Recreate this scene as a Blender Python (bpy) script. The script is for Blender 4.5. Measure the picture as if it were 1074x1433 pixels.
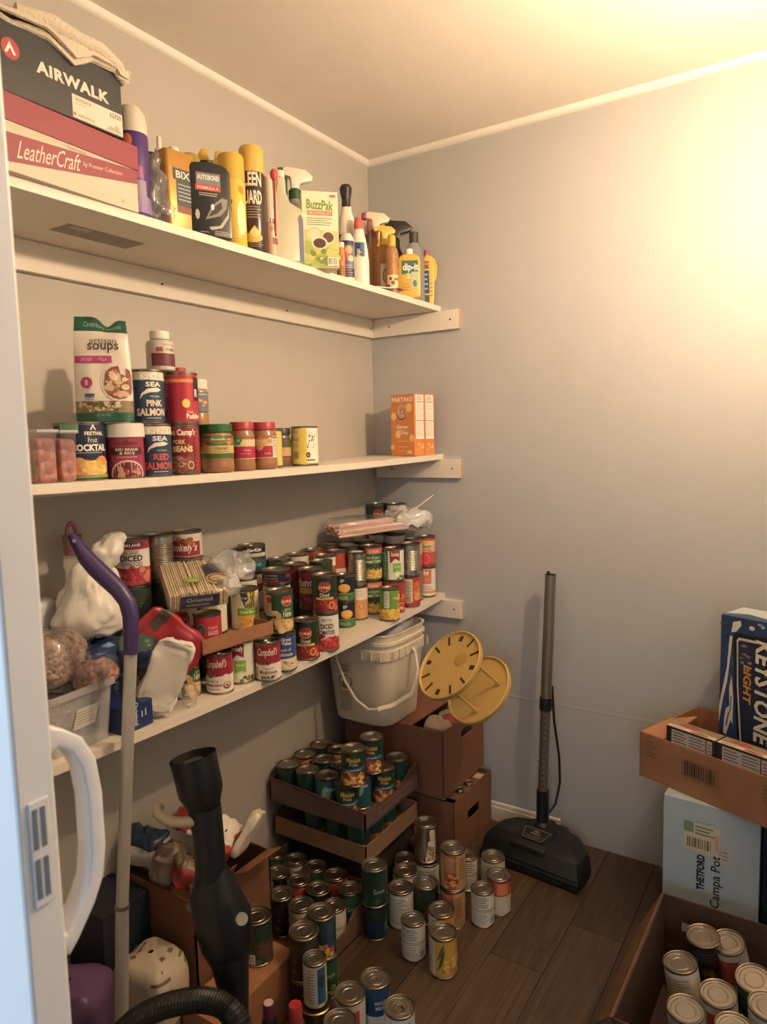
import bpy, bmesh, math, random
from mathutils import Vector, Matrix, noise

for o in list(bpy.data.objects):
    bpy.data.objects.remove(o)
scene = bpy.context.scene
COL = scene.collection

# ------------------------------------------------------------------ camera
FPX, YAW, PIT, ROLL = 995.67, .5693, .1022, -.0238
CAM = Vector((1.5212, -2.3227, 1.4123))
fw = Vector((-math.sin(YAW)*math.cos(PIT), math.cos(YAW)*math.cos(PIT), -math.sin(PIT)))
rt = Vector((math.cos(YAW), math.sin(YAW), 0))
up = rt.cross(fw)
rt, up = math.cos(ROLL)*rt+math.sin(ROLL)*up, -math.sin(ROLL)*rt+math.cos(ROLL)*up
cd = bpy.data.cameras.new('camera')
cam = bpy.data.objects.new('camera', cd)
COL.objects.link(cam)
cam.matrix_world = Matrix(((rt.x, up.x, -fw.x, CAM.x), (rt.y, up.y, -fw.y, CAM.y), (rt.z, up.z, -fw.z, CAM.z), (0, 0, 0, 1)))
cd.sensor_fit = 'AUTO'
cd.sensor_width = 36
cd.lens = FPX/1433*36
cd.clip_start = .02
cd.dof.use_dof = True
cd.dof.focus_distance = 2.0
cd.dof.aperture_fstop = 9
scene.camera = cam

# ------------------------------------------------------------------ daylight from the room behind the doorway
w = bpy.data.worlds.new('daylight')
scene.world = w
w.use_nodes = True
bg = w.node_tree.nodes['Background']
bg.inputs[0].default_value = (.62, .80, 1.0, 1)
bg.inputs[1].default_value = .06
def area(name, loc, target, size, sizey, power, color):
    l = bpy.data.lights.new(name, 'AREA')
    l.shape = 'RECTANGLE'
    l.size, l.size_y, l.energy, l.color = size, sizey, power, color
    o = bpy.data.objects.new(name, l)
    COL.objects.link(o)
    o.location = loc
    o.rotation_euler = (Vector(target)-Vector(loc)).to_track_quat('-Z', 'Y').to_euler()
    return o
# a window of the room behind the camera
area('window_daylight', (-1.3, -4.0, 1.7), (.8, -2.0, 1.3), 1.2, 1.3, 80, (.72, .86, 1.0))
area('window_daylight', (2.6, -5.6, 1.9), (.7, -.6, 1.35), 1.1, 1.1, 20, (.62, .80, 1.0))
LAMP = Vector((1.55, -.80, 2.04))
BULB = 1050          # strength of the glowing bulb built further down
vs = scene.view_settings
vs.view_transform = 'Standard'
vs.look = 'None'
vs.gamma = 1
vs.use_curve_mapping = False
vs.exposure = 0.68

# ------------------------------------------------------------------ pixel helpers: a pixel gives a ray, the plane it meets gives the place
def ray(px, py):
    return fw+rt*((px-537)/FPX)-up*((py-716.5)/FPX)
def P(px, py, z):
    v = ray(px, py)
    return CAM+v*((z-CAM.z)/v.z)
def PD(px, py, dist):
    return CAM+ray(px, py)*dist
def away(px, py):
    v = ray(px, py)
    return Vector((v.x, v.y, 0)).normalized()
def face(x, y):
    return math.atan2(CAM.y-y, CAM.x-x)+math.pi/2
SPAN = 1.95
Z1 = 1.881
def Z2(y):
    s = min(1, max(0, -y/SPAN)); return 1.353-.012*4*s*(1-s)
def Z3(y):
    s = min(1, max(0, -y/SPAN)); return .834-.030*4*s*(1-s)

# ------------------------------------------------------------------ materials
MATS = {}
def hexlin(h):
    h = h.lstrip('#')
    out = []
    for i in (0, 2, 4):
        c = int(h[i:i+2], 16)/255
        out.append(c/12.92 if c <= .04045 else ((c+.055)/1.055)**2.4)
    return out
def mat(h, rough=.5, metal=0., kind='', var=.10, scale=60, bump=0., coat=0.):
    key = (h, rough, metal, kind, var, scale, bump, coat)
    if key in MATS: return MATS[key]
    m = bpy.data.materials.new((kind or 'paint')+'_'+h.lstrip('#'))
    m.use_nodes = True
    nt = m.node_tree
    b = nt.nodes['Principled BSDF']
    c = hexlin(h)
    lum = .3*c[0]+.59*c[1]+.11*c[2]
    c = [lum+(v-lum)*.90 for v in c]
    b.inputs['Roughness'].default_value = rough
    b.inputs['Metallic'].default_value = metal
    if coat: b.inputs['Coat Weight'].default_value = coat
    tc = nt.nodes.new('ShaderNodeTexCoord')
    n = nt.nodes.new('ShaderNodeTexNoise')
    n.inputs['Scale'].default_value = scale
    n.inputs['Detail'].default_value = 3
    nt.links.new(tc.outputs['Object'], n.inputs['Vector'])
    r = nt.nodes.new('ShaderNodeMix')
    r.data_type = 'RGBA'
    r.inputs[6].default_value = [x*(1-var) for x in c]+[1]
    r.inputs[7].default_value = [min(1, x*(1+var)) for x in c]+[1]
    nt.links.new(n.outputs['Fac'], r.inputs[0])
    nt.links.new(r.outputs[2], b.inputs['Base Color'])
    if bump:
        bp = nt.nodes.new('ShaderNodeBump')
        bp.inputs['Strength'].default_value = bump
        bp.inputs['Distance'].default_value = .004
        nt.links.new(n.outputs['Fac'], bp.inputs['Height'])
        nt.links.new(bp.outputs[0], b.inputs['Normal'])
    if kind == 'beans':
        # a voronoi cell for every bean
        vo = nt.nodes.new('ShaderNodeTexVoronoi')
        vo.inputs['Scale'].default_value = scale
        nt.links.new(tc.outputs['Object'], vo.inputs['Vector'])
        sp_ = nt.nodes.new('ShaderNodeSeparateColor')
        nt.links.new(vo.outputs['Color'], sp_.inputs[0])
        nt.links.new(sp_.outputs[0], r.inputs[0])
        bp = nt.nodes.new('ShaderNodeBump')
        bp.invert = True
        bp.inputs['Strength'].default_value = 1.0
        bp.inputs['Distance'].default_value = .006
        nt.links.new(vo.outputs['Distance'], bp.inputs['Height'])
        nt.links.new(bp.outputs[0], b.inputs['Normal'])
    if kind == 'cardboard':
        # corrugation and fibre
        wv = nt.nodes.new('ShaderNodeTexWave')
        wv.inputs['Scale'].default_value = 70
        wv.inputs['Distortion'].default_value = 1.5
        nt.links.new(tc.outputs['Object'], wv.inputs['Vector'])
        bp = nt.nodes.new('ShaderNodeBump')
        bp.inputs['Strength'].default_value = .08
        bp.inputs['Distance'].default_value = .002
        nt.links.new(wv.outputs['Fac'], bp.inputs['Height'])
        nt.links.new(bp.outputs[0], b.inputs['Normal'])
    if kind == 'film':     # thin clear plastic film
        out = nt.nodes['Material Output']
        tr = nt.nodes.new('ShaderNodeBsdfTransparent')
        tr.inputs[0].default_value = c+[1]
        gl = nt.nodes.new('ShaderNodeBsdfGlossy')
        gl.inputs['Roughness'].default_value = rough
        # thin sheet: the same mirror share on both sides, rising towards grazing angles
        lw = nt.nodes.new('ShaderNodeLayerWeight')
        lw.inputs[0].default_value = .5
        pw = nt.nodes.new('ShaderNodeMath')
        pw.operation = 'POWER'
        pw.inputs[1].default_value = 4.0
        fr = nt.nodes.new('ShaderNodeMath')
        fr.operation = 'MULTIPLY_ADD'
        fr.inputs[1].default_value = .75
        fr.inputs[2].default_value = .06
        nt.links.new(lw.outputs['Facing'], pw.inputs[0])
        nt.links.new(pw.outputs[0], fr.inputs[0])
        df = nt.nodes.new('ShaderNodeBsdfDiffuse')
        df.inputs[0].default_value = (.8, .8, .8, 1)
        m0 = nt.nodes.new('ShaderNodeMixShader')
        m0.inputs[0].default_value = var
        mx = nt.nodes.new('ShaderNodeMixShader')
        nt.links.new(tr.outputs[0], m0.inputs[1])
        nt.links.new(df.outputs[0], m0.inputs[2])
        nt.links.new(fr.outputs[0], mx.inputs[0])
        nt.links.new(m0.outputs[0], mx.inputs[1])
        nt.links.new(gl.outputs[0], mx.inputs[2])
        nt.links.new(mx.outputs[0], out.inputs[0])
    if kind == 'glow':
        b.inputs['Emission Color'].default_value = (1, .715, .455, 1)
        b.inputs['Emission Strength'].default_value = BULB
    MATS[key] = m
    return m
def H(c):
    return mat(c) if isinstance(c, str) else c
def card(h): return mat(h, .8, 0, 'cardboard', .12, 25)
def film(h='#f6f6f6', haze=.12, rough=.15):
    # near-clear tint, so that several layers of film do not go dark
    c = [int(h[i:i+2], 16) for i in (1, 3, 5)]
    h = '#%02x%02x%02x' % tuple(int(255-(255-v)*.3) for v in c)
    return mat(h, rough, 0, 'film', haze)
def plastic(h, rough=.35): return mat(h, rough, 0, 'plastic', .05, 30)
STEEL = mat('#b9b3a8', .28, 1., 'steel', .12, 40)
LID = mat('#a79d90', .33, 1., 'lid', .15, 30)
RIM = mat('#8f8373', .3, 1., 'rim', .1, 40)
BLACK = mat('#16181a', .45)
WHITE = mat('#e9e6df', .5, 0, '', .04)

# ------------------------------------------------------------------ mesh builder
class MB:
    def __init__(s):
        s.V = []; s.F = []; s.MI = []; s.mats = []
    def mi(s, m):
        m = H(m)
        if m not in s.mats: s.mats.append(m)
        return s.mats.index(m)
    def add(s, verts, faces, m):
        o = len(s.V); k = s.mi(m)
        s.V += [tuple(v) for v in verts]
        for f in faces:
            s.F.append([i+o for i in f]); s.MI.append(k)
        return s
    def box(s, a, b, m, M=None):
        x0, y0, z0 = a; x1, y1, z1 = b
        v = [Vector(p) for p in ((x0,y0,z0),(x1,y0,z0),(x1,y1,z0),(x0,y1,z0),(x0,y0,z1),(x1,y0,z1),(x1,y1,z1),(x0,y1,z1))]
        if M: v = [M@p for p in v]
        return s.add(v, [(0,3,2,1),(4,5,6,7),(0,1,5,4),(1,2,6,5),(2,3,7,6),(3,0,4,7)], m)
    def lathe(s, prof, m, seg=28, M=None, sy=1., ms=None, lobes=None):
        # prof: [(r,z)], ms: optional material per band
        V = []; n = len(prof)
        for r, z in prof:
            for j in range(seg):
                a = 2*math.pi*j/seg
                p = Vector((r*math.cos(a), r*math.sin(a)*sy, z))
                if lobes: p = lobes(p, a)
                V.append(M@p if M else p)
        for i in range(n-1):
            fs = []
            for j in range(seg):
                k = (j+1) % seg
                fs.append((i*seg+j, i*seg+k, (i+1)*seg+k, (i+1)*seg+j))
            if i == 0:
                o = len(s.V); s.V += [tuple(v) for v in V]
            mm = s.mi(ms[i] if ms else m)
            for f in fs:
                s.F.append([o+q for q in f]); s.MI.append(mm)
        return s
    def tube(s, pts, r, m, seg=12, caps=True, flat=1.):
        pts = [Vector(p) for p in pts]
        n = len(pts); rr = r if isinstance(r, (list, tuple)) else [r]*n
        V = []; prev = None
        for i, p in enumerate(pts):
            t = (pts[min(i+1, n-1)]-pts[max(i-1, 0)]).normalized()
            if prev is None:
                prev = t.orthogonal().normalized()
            nrm = (prev-t*prev.dot(t)).normalized()
            prev = nrm
            bn = t.cross(nrm)
            for j in range(seg):
                a = 2*math.pi*j/seg
                V.append(p+nrm*(rr[i]*math.cos(a))+bn*(rr[i]*math.sin(a)*flat))
        F = []
        for i in range(n-1):
            for j in range(seg):
                k = (j+1) % seg
                F.append((i*seg+j, i*seg+k, (i+1)*seg+k, (i+1)*seg+j))
        if caps:
            F.append(tuple(reversed(range(seg)))); F.append(tuple(range((n-1)*seg, n*seg)))
        return s.add(V, F, m)
    def prism(s, poly, h0, h1, fn, m):
        # polygon in (a,b), extruded h0..h1, fn(a,b,h)->point
        n = len(poly)
        V = [fn(a, b, h0) for a, b in poly]+[fn(a, b, h1) for a, b in poly]
        F = [tuple(reversed(range(n))), tuple(range(n, 2*n))]+[(i, (i+1) % n, n+(i+1) % n, n+i) for i in range(n)]
        return s.add(V, F, m)
    def grid(s, fn, nu, nv, m, mfn=None):
        V = [fn(i/nu, j/nv) for j in range(nv+1) for i in range(nu+1)]
        o = len(s.V); s.V += [tuple(v) for v in V]
        for j in range(nv):
            for i in range(nu):
                a = j*(nu+1)+i
                s.F.append([o+a, o+a+1, o+a+nu+2, o+a+nu+1])
                s.MI.append(s.mi(mfn((i+.5)/nu, (j+.5)/nv) if mfn else m))
        return s
    def mesh(s, name, smooth=35, bev=0, thick=0, fix=True):
        me = bpy.data.meshes.new(name)
        me.from_pydata(s.V, [], s.F)
        for m in s.mats: me.materials.append(m)
        me.polygons.foreach_set('material_index', s.MI)
        if fix or bev or smooth:
            bm = bmesh.new(); bm.from_mesh(me)
            if fix:
                bmesh.ops.remove_doubles(bm, verts=bm.verts, dist=1e-6)
                bmesh.ops.recalc_face_normals(bm, faces=bm.faces)
            if bev:
                es = [e for e in bm.edges if len(e.link_faces) == 2 and e.calc_face_angle(0) > .6]
                bmesh.ops.bevel(bm, geom=es, offset=bev, segments=2, affect='EDGES', profile=.5)
            if thick:
                bmesh.ops.solidify(bm, geom=list(bm.faces), thickness=thick)
            if smooth:
                lim = math.radians(smooth)
                for f in bm.faces: f.smooth = True
                for e in bm.edges:
                    e.smooth = len(e.link_faces) == 2 and e.calc_face_angle(0) < lim
            bm.to_mesh(me); bm.free()
        return me
def link(name, me, parent=None, loc=None, rot=None, scale=None):
    o = bpy.data.objects.new(name, me)
    COL.objects.link(o)
    if parent: o.parent = parent
    if loc is not None: o.location = loc
    if rot is not None: o.rotation_euler = rot if not isinstance(rot, (int, float)) else (0, 0, rot)
    if scale: o.scale = scale
    return o
def tag(o, label, cat, group=None, kind=None):
    if label: o['label'] = label
    if cat: o['category'] = cat
    if group: o['group'] = group
    if kind: o['kind'] = kind
    return o
def thing(name, label, cat, loc=(0, 0, 0), rot=0, group=None):
    return tag(link(name, None, None, loc, rot), label, cat, group)
def part(name, mb, parent, **k):
    return link(name, mb.mesh(name, **k) if isinstance(mb, MB) else mb, parent)
def struct(name, mb, **k):
    o = link(name, mb.mesh(name, **k)); o['kind'] = 'structure'; return o

# ------------------------------------------------------------------ print: flat lettering and artwork on a surface
TX = {}
def text_tris(s, bold, space):
    key = (s, bold, space)
    if key in TX: return TX[key]
    cu = bpy.data.curves.new('t', 'FONT')
    cu.body = s; cu.size = 1; cu.resolution_u = 2; cu.offset = bold; cu.space_character = space
    cu.fill_mode = 'FRONT'
    ob = bpy.data.objects.new('t', cu)
    COL.objects.link(ob)
    dg = bpy.context.evaluated_depsgraph_get()
    me = ob.evaluated_get(dg).to_mesh()
    V = [(v.co.x, v.co.y) for v in me.vertices]
    F = [tuple(p.vertices) for p in me.polygons]
    ob.evaluated_get(dg).to_mesh_clear()
    bpy.data.objects.remove(ob); bpy.data.curves.remove(cu)
    if V:
        x0 = min(v[0] for v in V); x1 = max(v[0] for v in V)
        y0 = min(v[1] for v in V); y1 = max(v[1] for v in V)
    else: x0 = y0 = 0; x1 = y1 = 1
    TX[key] = (V, F, x0, x1, y0, y1)
    return TX[key]
class PR:
    def __init__(s, su=1., sv=1.):
        s.su, s.sv, s.S, s.n = su, sv, [], 0
        s.rnd = random.Random(7)
    def put(s, V, F, c):
        s.n += 1
        s.S.append((V, F, H(c), s.n)); return s
    def rect(s, u0, v0, u1, v1, c, sk=0):
        k = max(1, int(abs(u1-u0)*s.su/.006))
        V = []
        for i in range(k+1):
            u = u0+(u1-u0)*i/k
            V += [((u)*s.su, v0*s.sv), ((u+sk)*s.su, v1*s.sv)]
        return s.put(V, [(2*i, 2*i+2, 2*i+3, 2*i+1) for i in range(k)], c)
    def ell(s, u, v, ru, rv, c, n=16, a0=0):
        k = n//2
        V = []
        for i in range(k+1):
            t = math.pi*i/k
            x = -math.cos(t)*ru; y = math.sin(t)*rv
            V += [((u+x)*s.su, (v-y)*s.sv), ((u+x)*s.su, (v+y)*s.sv)]
        return s.put(V, [(2*i, 2*i+2, 2*i+3, 2*i+1) for i in range(k)], c)
    def poly(s, pts, c):
        return s.put([(a*s.su, b*s.sv) for a, b in pts], [tuple(range(len(pts)))], c)
    def txt(s, t, u, v, h, c, w=None, bold=.0, it=0., rot=0, space=1., arc=0.):
        V, F, x0, x1, y0, y1 = text_tris(t, bold, space)
        if not V: return s
        hh = h*s.sv
        sc = hh/max(.3, (y1-y0) if not any(ch in 'gjpqy' for ch in t) or t.isupper() else (y1-y0)*.8)
        sx = sc if w is None else w*s.su/(x1-x0)
        cx, cy = (x0+x1)/2, (y0+y1)/2
        W = []
        ca, sa = math.cos(rot), math.sin(rot)
        for x, y in V:
            a = (x-cx)*sx+it*(y-cy)*sc; b = (y-cy)*sc
            if arc: b -= arc*(a*a)/max(1e-6, (.5*(x1-x0)*sx)**2)*hh
            W.append((u*s.su+a*ca-b*sa, v*s.sv+a*sa+b*ca))
        return s.put(W, F, c)
    def lines(s, u0, v0, u1, v1, n, c, th=.35, rag=.3):
        # rows of tiny print
        dv = (v1-v0)/n
        for i in range(n):
            e = u1-(u1-u0)*rag*s.rnd.random()
            s.rect(u0, v0+dv*(i+.5-th/2), e, v0+dv*(i+.5+th/2), c)
        return s
    def bars(s, u0, v0, u1, v1, bgc='#e8e2d6', c='#1c1a18'):
        s.rect(u0, v0, u1, v1, bgc)
        u = u0+(u1-u0)*.08
        while u < u1-(u1-u0)*.12:
            d = (u1-u0)*s.rnd.choice((.02, .035, .05))
            s.rect(u, v0+(v1-v0)*.12, u+d, v1-(v1-v0)*.1, c); u += d+(u1-u0)*s.rnd.choice((.03, .045))
        return s
    def nut(s, u0, v0, u1, v1, bgc='#e6e0d4', c='#3a342e', n=9):
        s.rect(u0, v0, u1, v1, bgc)
        du, dv = (u1-u0)*.08, (v1-v0)*.05
        return s.lines(u0+du, v0+dv, u1-du, v1-dv, n, c, .4, .35)
    def blob(s, u0, v0, u1, v1, cols, n, size, seed=1):
        r = random.Random(seed)
        for i in range(n):
            a = size*(.6+.8*r.random())
            s.ell(u0+(u1-u0)*r.random(), v0+(v1-v0)*r.random(), a, a*s.su/s.sv*(.5+.5*r.random()), r.choice(cols), 10)
        return s
    def build(s, fn, mb=None, lo=.00025, step=.000015, maxe=.007):
        mb = mb or MB()
        for V, F, c, n in s.S:
            # cut long triangles so that print follows a round surface
            if maxe and any(abs(V[f[i]][0]-V[f[i-1]][0]) > maxe*1.6 for f in F for i in range(len(f))):
                bm = bmesh.new()
                vs_ = [bm.verts.new((a, b, 0)) for a, b in V]
                for f in F:
                    try: bm.faces.new([vs_[i] for i in f])
                    except ValueError: pass
                bmesh.ops.triangulate(bm, faces=bm.faces)
                for _ in range(3):
                    es = [e for e in bm.edges if abs(e.verts[0].co.x-e.verts[1].co.x) > maxe]
                    if not es: break
                    bmesh.ops.subdivide_edges(bm, edges=es, cuts=1)
                    bmesh.ops.triangulate(bm, faces=[f for f in bm.faces if len(f.verts) > 3])
                bm.verts.index_update()
                V = [(v.co.x, v.co.y) for v in bm.verts]
                F = [tuple(v.index for v in f.verts) for f in bm.faces]
                bm.free()
            mb.add([fn(a, b, lo+step*n) for a, b in V], F, c)
        return mb
def cyl(r, sy=1., z0=0):
    def fn(u, v, o):
        a = u/r
        return ((r+o)*math.sin(a), -(r+o)*math.cos(a)*sy, z0+v)
    return fn
def plane(o, ux, uy):
    o, ux, uy = Vector(o), Vector(ux), Vector(uy)
    n = ux.cross(uy).normalized()
    return lambda u, v, h: o+ux*u+uy*v+n*h

# ================================================================== the room
CEIL = 2.44
XR = 2.25          # right wall, beyond the frame
YF = -1.97         # inner face of the wall with the doorway
wall_m = mat('#afafae', .55, 0, 'wall', .04, 9, .12)
ceil_m = mat('#e4dcd0', .7, 0, 'ceiling', .03, 14, .15)
trim_m = mat('#e6e1d8', .45, 0, 'trim', .03, 20)
struct('wall_left', MB().box((-.1, -2.1, 0), (0, .1, CEIL), mat('#b3ada4', .55, 0, 'wall', .04, 9, .12)))  # grey paint like the other walls, with lamp warmth mixed into its colour
bw = MB().box((0, 0, 0), (XR, .1, CEIL), wall_m)
struct('wall_back', bw)
seam = struct('trim_6', MB().prism([(0, 0), (.0006, .004), (.0005, .009), (0, .011)], .0, XR, lambda a, b, h: (h, -a, .477+b), wall_m))
struct('wall_right', MB().box((XR, -2.1, 0), (XR+.1, .1, CEIL), wall_m))
DOOR_X0, DOOR_X1 = .28, 1.86
fwl = MB().box((0, YF-.13, 0), (DOOR_X0, YF, CEIL), wall_m).box((DOOR_X1, YF-.13, 0), (XR, YF, CEIL), wall_m).box((DOOR_X0, YF-.13, 2.08), (DOOR_X1, YF, CEIL), wall_m)
struct('wall_front', fwl)
struct('ceiling', MB().box((-.1, -2.1, CEIL), (XR+.1, .1, CEIL+.1), ceil_m))
# quarter-round cord where the walls meet the ceiling
def cordprof(m, a, b, out):
    mb = MB()
    a, b, out = Vector(a), Vector(b), Vector(out)
    q = [(.0, 0)]+[(.019*math.cos(t*math.pi/12), -.019*math.sin(t*math.pi/12)) for t in range(7)]
    V = [a+out*x+Vector((0, 0, y)) for x, y in q]+[b+out*x+Vector((0, 0, y)) for x, y in q]
    n = len(q)
    return mb.add(V, [tuple(range(n)), tuple(reversed(range(n, 2*n)))]+[(i, n+i, n+(i+1) % n, (i+1) % n) for i in range(n)], m)
struct('trim_1', cordprof(trim_m, (0, YF, CEIL), (0, 0, CEIL), (1, 0, 0)), smooth=50)
struct('trim_2', cordprof(trim_m, (.0, 0, CEIL), (XR, 0, CEIL), (0, -1, 0)), smooth=50)
# short leftover run of baseboard with a moulded top
bbp = [(0, 0), (.011, 0), (.011, .052), (.008, .056), (.009, .060), (.006, .068), (0, .070)]
struct('baseboard_back', MB().prism(bbp, .0, .743, lambda a, b, h: (h, -a, b), mat('#d9d2c4', .5, 0, 'trim', .05, 20)))
struct('baseboard_left', MB().prism(bbp, YF, -.011, lambda a, b, h: (a, h, b), mat('#d9d2c4', .5, 0, 'trim', .05, 20)))
# floor: sub-floor and wood-look planks, each a board
fl = struct('floor', MB().box((-.1, -4.6, -.06), (XR+.1, .1, -.004), mat('#2a211a', .8)))
def plank_mat(i):
    m = bpy.data.materials.new('plank_%d' % i)
    m.use_nodes = True
    nt = m.node_tree; b = nt.nodes['Principled BSDF']
    tc = nt.nodes.new('ShaderNodeTexCoord'); mp = nt.nodes.new('ShaderNodeMapping')
    mp.inputs['Scale'].default_value = (38, 2.2, 1); mp.inputs['Location'].default_value = (i*3.7, i*1.9, 0)
    n = nt.nodes.new('ShaderNodeTexNoise'); n.inputs['Scale'].default_value = 2.2; n.inputs['Detail'].default_value = 6
    n.inputs['Distortion'].default_value = .6
    nt.links.new(tc.outputs['Object'], mp.inputs[0]); nt.links.new(mp.outputs[0], n.inputs['Vector'])
    cr = nt.nodes.new('ShaderNodeValToRGB')
    pal = [('#3a2c21', '#5a4735'), ('#423326', '#64503d'), ('#33271c', '#503e2e'), ('#3e3024', '#5c4a3a')][i]
    cr.color_ramp.elements[0].position = .3; cr.color_ramp.elements[1].position = .72
    cr.color_ramp.elements[0].color = hexlin(pal[0])+[1]; cr.color_ramp.elements[1].color = hexlin(pal[1])+[1]
    nt.links.new(n.outputs['Fac'], cr.inputs[0]); nt.links.new(cr.outputs[0], b.inputs['Base Color'])
    bp = nt.nodes.new('ShaderNodeBump'); bp.inputs['Strength'].default_value = .15; bp.inputs['Distance'].default_value = .002
    nt.links.new(n.outputs['Fac'], bp.inputs['Height']); nt.links.new(bp.outputs[0], b.inputs['Normal'])
    b.inputs['Roughness'].default_value = .42
    return m
PM = [plank_mat(i) for i in range(4)]
PW, PL = .152, .914
pm = [MB().box((.0008, .0008, -.004), (PW-.0008, PL-.0008, 0), PM[i]).mesh('plank', smooth=0, bev=.0007) for i in range(4)]
rr = random.Random(5)
for i in range(15):
    off = -.42+.31*(i % 3)+.07*(i % 2)
    for j in range(-5, 2):
        y = j*PL+off
        if y > -.01: continue
        o = link('plank', pm[(i*7+j*3) % 4], fl, (.0+i*PW, y, 0))
        if y+PL > 0: o.scale = (1, (-y)/PL, 1)

# ------------------------------------------------------------------ wall shelves with their cleats
shelf_m = mat('#ded5c6', .42, 0, 'shelf', .03, 15, .03)
under_m = mat('#d5cdc0', .6, 0, 'shelf', .03, 15)
raw_m = mat('#c79a6c', .8, 0, 'wood', .1, 60)
screw_me = MB().lathe([(0, .0016), (.0026, .0016), (.0034, .0004), (.0034, 0), (0, 0)], mat('#4a443c', .4, .8), 10).mesh('screw')
T = .019; D = .30
def shelf(label, zf, left, lz0, lz1):
    t = thing('wall_shelf', label, 'shelf')
    n = 40
    mb = MB()
    ys = [0-.0005+(-.0005-SPAN+.001)*i/n for i in range(n+1)]
    sec = [(0.0005, 0), (D, 0), (D, -T), (.0005, -T)]
    V = [(x, y, zf(y)+z) for y in ys for x, z in sec]
    mb.add(V, [(4*i+k, 4*i+(k+1) % 4, 4*i+4+(k+1) % 4, 4*i+4+k) for i in range(n) for k in range(4)]+[(0, 1, 2, 3), tuple(4*n+k for k in (3, 2, 1, 0))], shelf_m)
    part('board', mb, t, smooth=0)
    zc = zf(0)-T-.001
    c = part('wall_cleat', MB().box((.0195, -.019, zc-.067), (.3778, -.0002, zc), shelf_m).box((.3772, -.019, zc-.067), (.3788, -.0002, zc), raw_m), t, smooth=0, bev=.0008)
    c['label'] = 'white board cleat on the end wall'
    for x in (.09, .345):
        link('screw', screw_me, c, (x, -.019, zc-.033), (math.pi/2, 0, 0))
    if left:
        c = part('wall_cleat', MB().box((.0002, -SPAN, lz0), (.019, -.0002, lz1), shelf_m), t, smooth=0, bev=.0008)
        c['label'] = 'long white cleat along the side wall'
        for y in (-.035, -.52, -1.02, -1.5):
            link('screw', screw_me, c, (.019, y, (lz0+lz1)/2), (0, math.pi/2, 0))
    return t
sh1 = shelf('white top wall shelf loaded with cleaning bottles and shoe boxes', lambda y: Z1, True, Z1-T-.068, Z1-T-.001)
sh2 = shelf('white middle wall shelf with peanut butter jars and soup bag', Z2, True, 1.300, 1.3215)
sh3 = shelf('sagging white bottom wall shelf crowded with stacked food cans', Z3, False, 0, 0)
# paper label left on the underside of the top shelf
st = MB().add([(.12, -1.21, Z1-T-.0004), (.19, -1.21, Z1-T-.0004), (.19, -1.40, Z1-T-.0004), (.12, -1.40, Z1-T-.0004)], [(0, 1, 2, 3)], mat('#8d867f', .6))
st.add([(.165, -1.34, Z1-T-.0007), (.186, -1.34, Z1-T-.0007), (.186, -1.385, Z1-T-.0007), (.165, -1.385, Z1-T-.0007)], [(0, 1, 2, 3)], mat('#b5afa6', .6))
part('sticker', st, sh1, smooth=0)['label'] = 'grey sticker on the underside'

# ------------------------------------------------------------------ door pulled across the doorway
DX = .977           # leading edge
dr = tag(link('door_1', None, None, (0, 0, 0)), None, None, None, 'structure')
door_m = mat('#e4e6ea', .4, 0, 'door', .02, 12)
leaf = MB()
y0, y1 = -2.027, -1.993
# stiles and rails around recessed panels on the room side
leaf.box((DX-.09, y0, .012), (DX, y1, 2.05), door_m).box((DX-.76, y0, .012), (DX-.67, y1, 2.05), door_m)
for a, b in ((.012, .20), (.93, 1.07), (1.93, 2.05)):
    leaf.box((DX-.67, y0, a), (DX-.09, y1, b), door_m)
leaf_o = part('leaf', leaf, dr, smooth=0, bev=.003)
for a, b in ((.20, .93), (1.07, 1.93)):
    part('panel', MB().box((DX-.67, y0+.009, a), (DX-.09, y1-.009, b), door_m).box((DX-.62, y0+.003, a+.05), (DX-.14, y1-.003, b-.05), door_m), dr, smooth=0, bev=.004)
# latch plate on the edge
lp = part('latch_plate', MB().box((DX, -2.019, 1.035), (DX+.0025, -2.001, 1.125), plastic('#dfe2e6')), dr, smooth=0, bev=.0008)
for z in (1.042, 1.085):
    for y in (-2.0165, -2.0095):
        part('slot', MB().box((DX+.0022, y, z), (DX+.0032, y+.004, z+.034), plastic('#6f7c8c')), lp, smooth=0)
# D-shaped pull on the inner face
hp = []
zc = 1.078
cyc = [(.0, .088), (.012, .087), (.026, .076), (.036, .055), (.040, .025), (.040, -.025), (.036, -.052), (.026, -.071), (.010, -.092), (.0, -.096)]
hd = MB()
V = []; F = []
for k, (o, z) in enumerate(cyc):
    pz = cyc[min(k+1, len(cyc)-1)]; mz = cyc[max(k-1, 0)]
    tx, tz = pz[0]-mz[0], pz[1]-mz[1]; L = math.hypot(tx, tz); nx, nz = tz/L, -tx/L
    wd = .0075 if 0 < k < len(cyc)-1 else .013
    for s, q in ((-1, -1), (1, -1), (1, 1), (-1, 1)):
        V.append((DX-.016+q*.011, y1+o-s*wd*nx*-1, zc+z+s*wd*nz))
n = len(cyc)
for k in range(n-1):
    for q in range(4): F.append((4*k+q, 4*k+(q+1) % 4, 4*k+4+(q+1) % 4, 4*k+4+q))
F += [(0, 1, 2, 3), tuple(4*n-4+q for q in (3, 2, 1, 0))]
hd.add(V, F, plastic('#e2e4ea', .3))
part('door_handle', hd, dr, smooth=60, bev=.0025)['label'] = 'white D-shaped pull handle'

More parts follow.
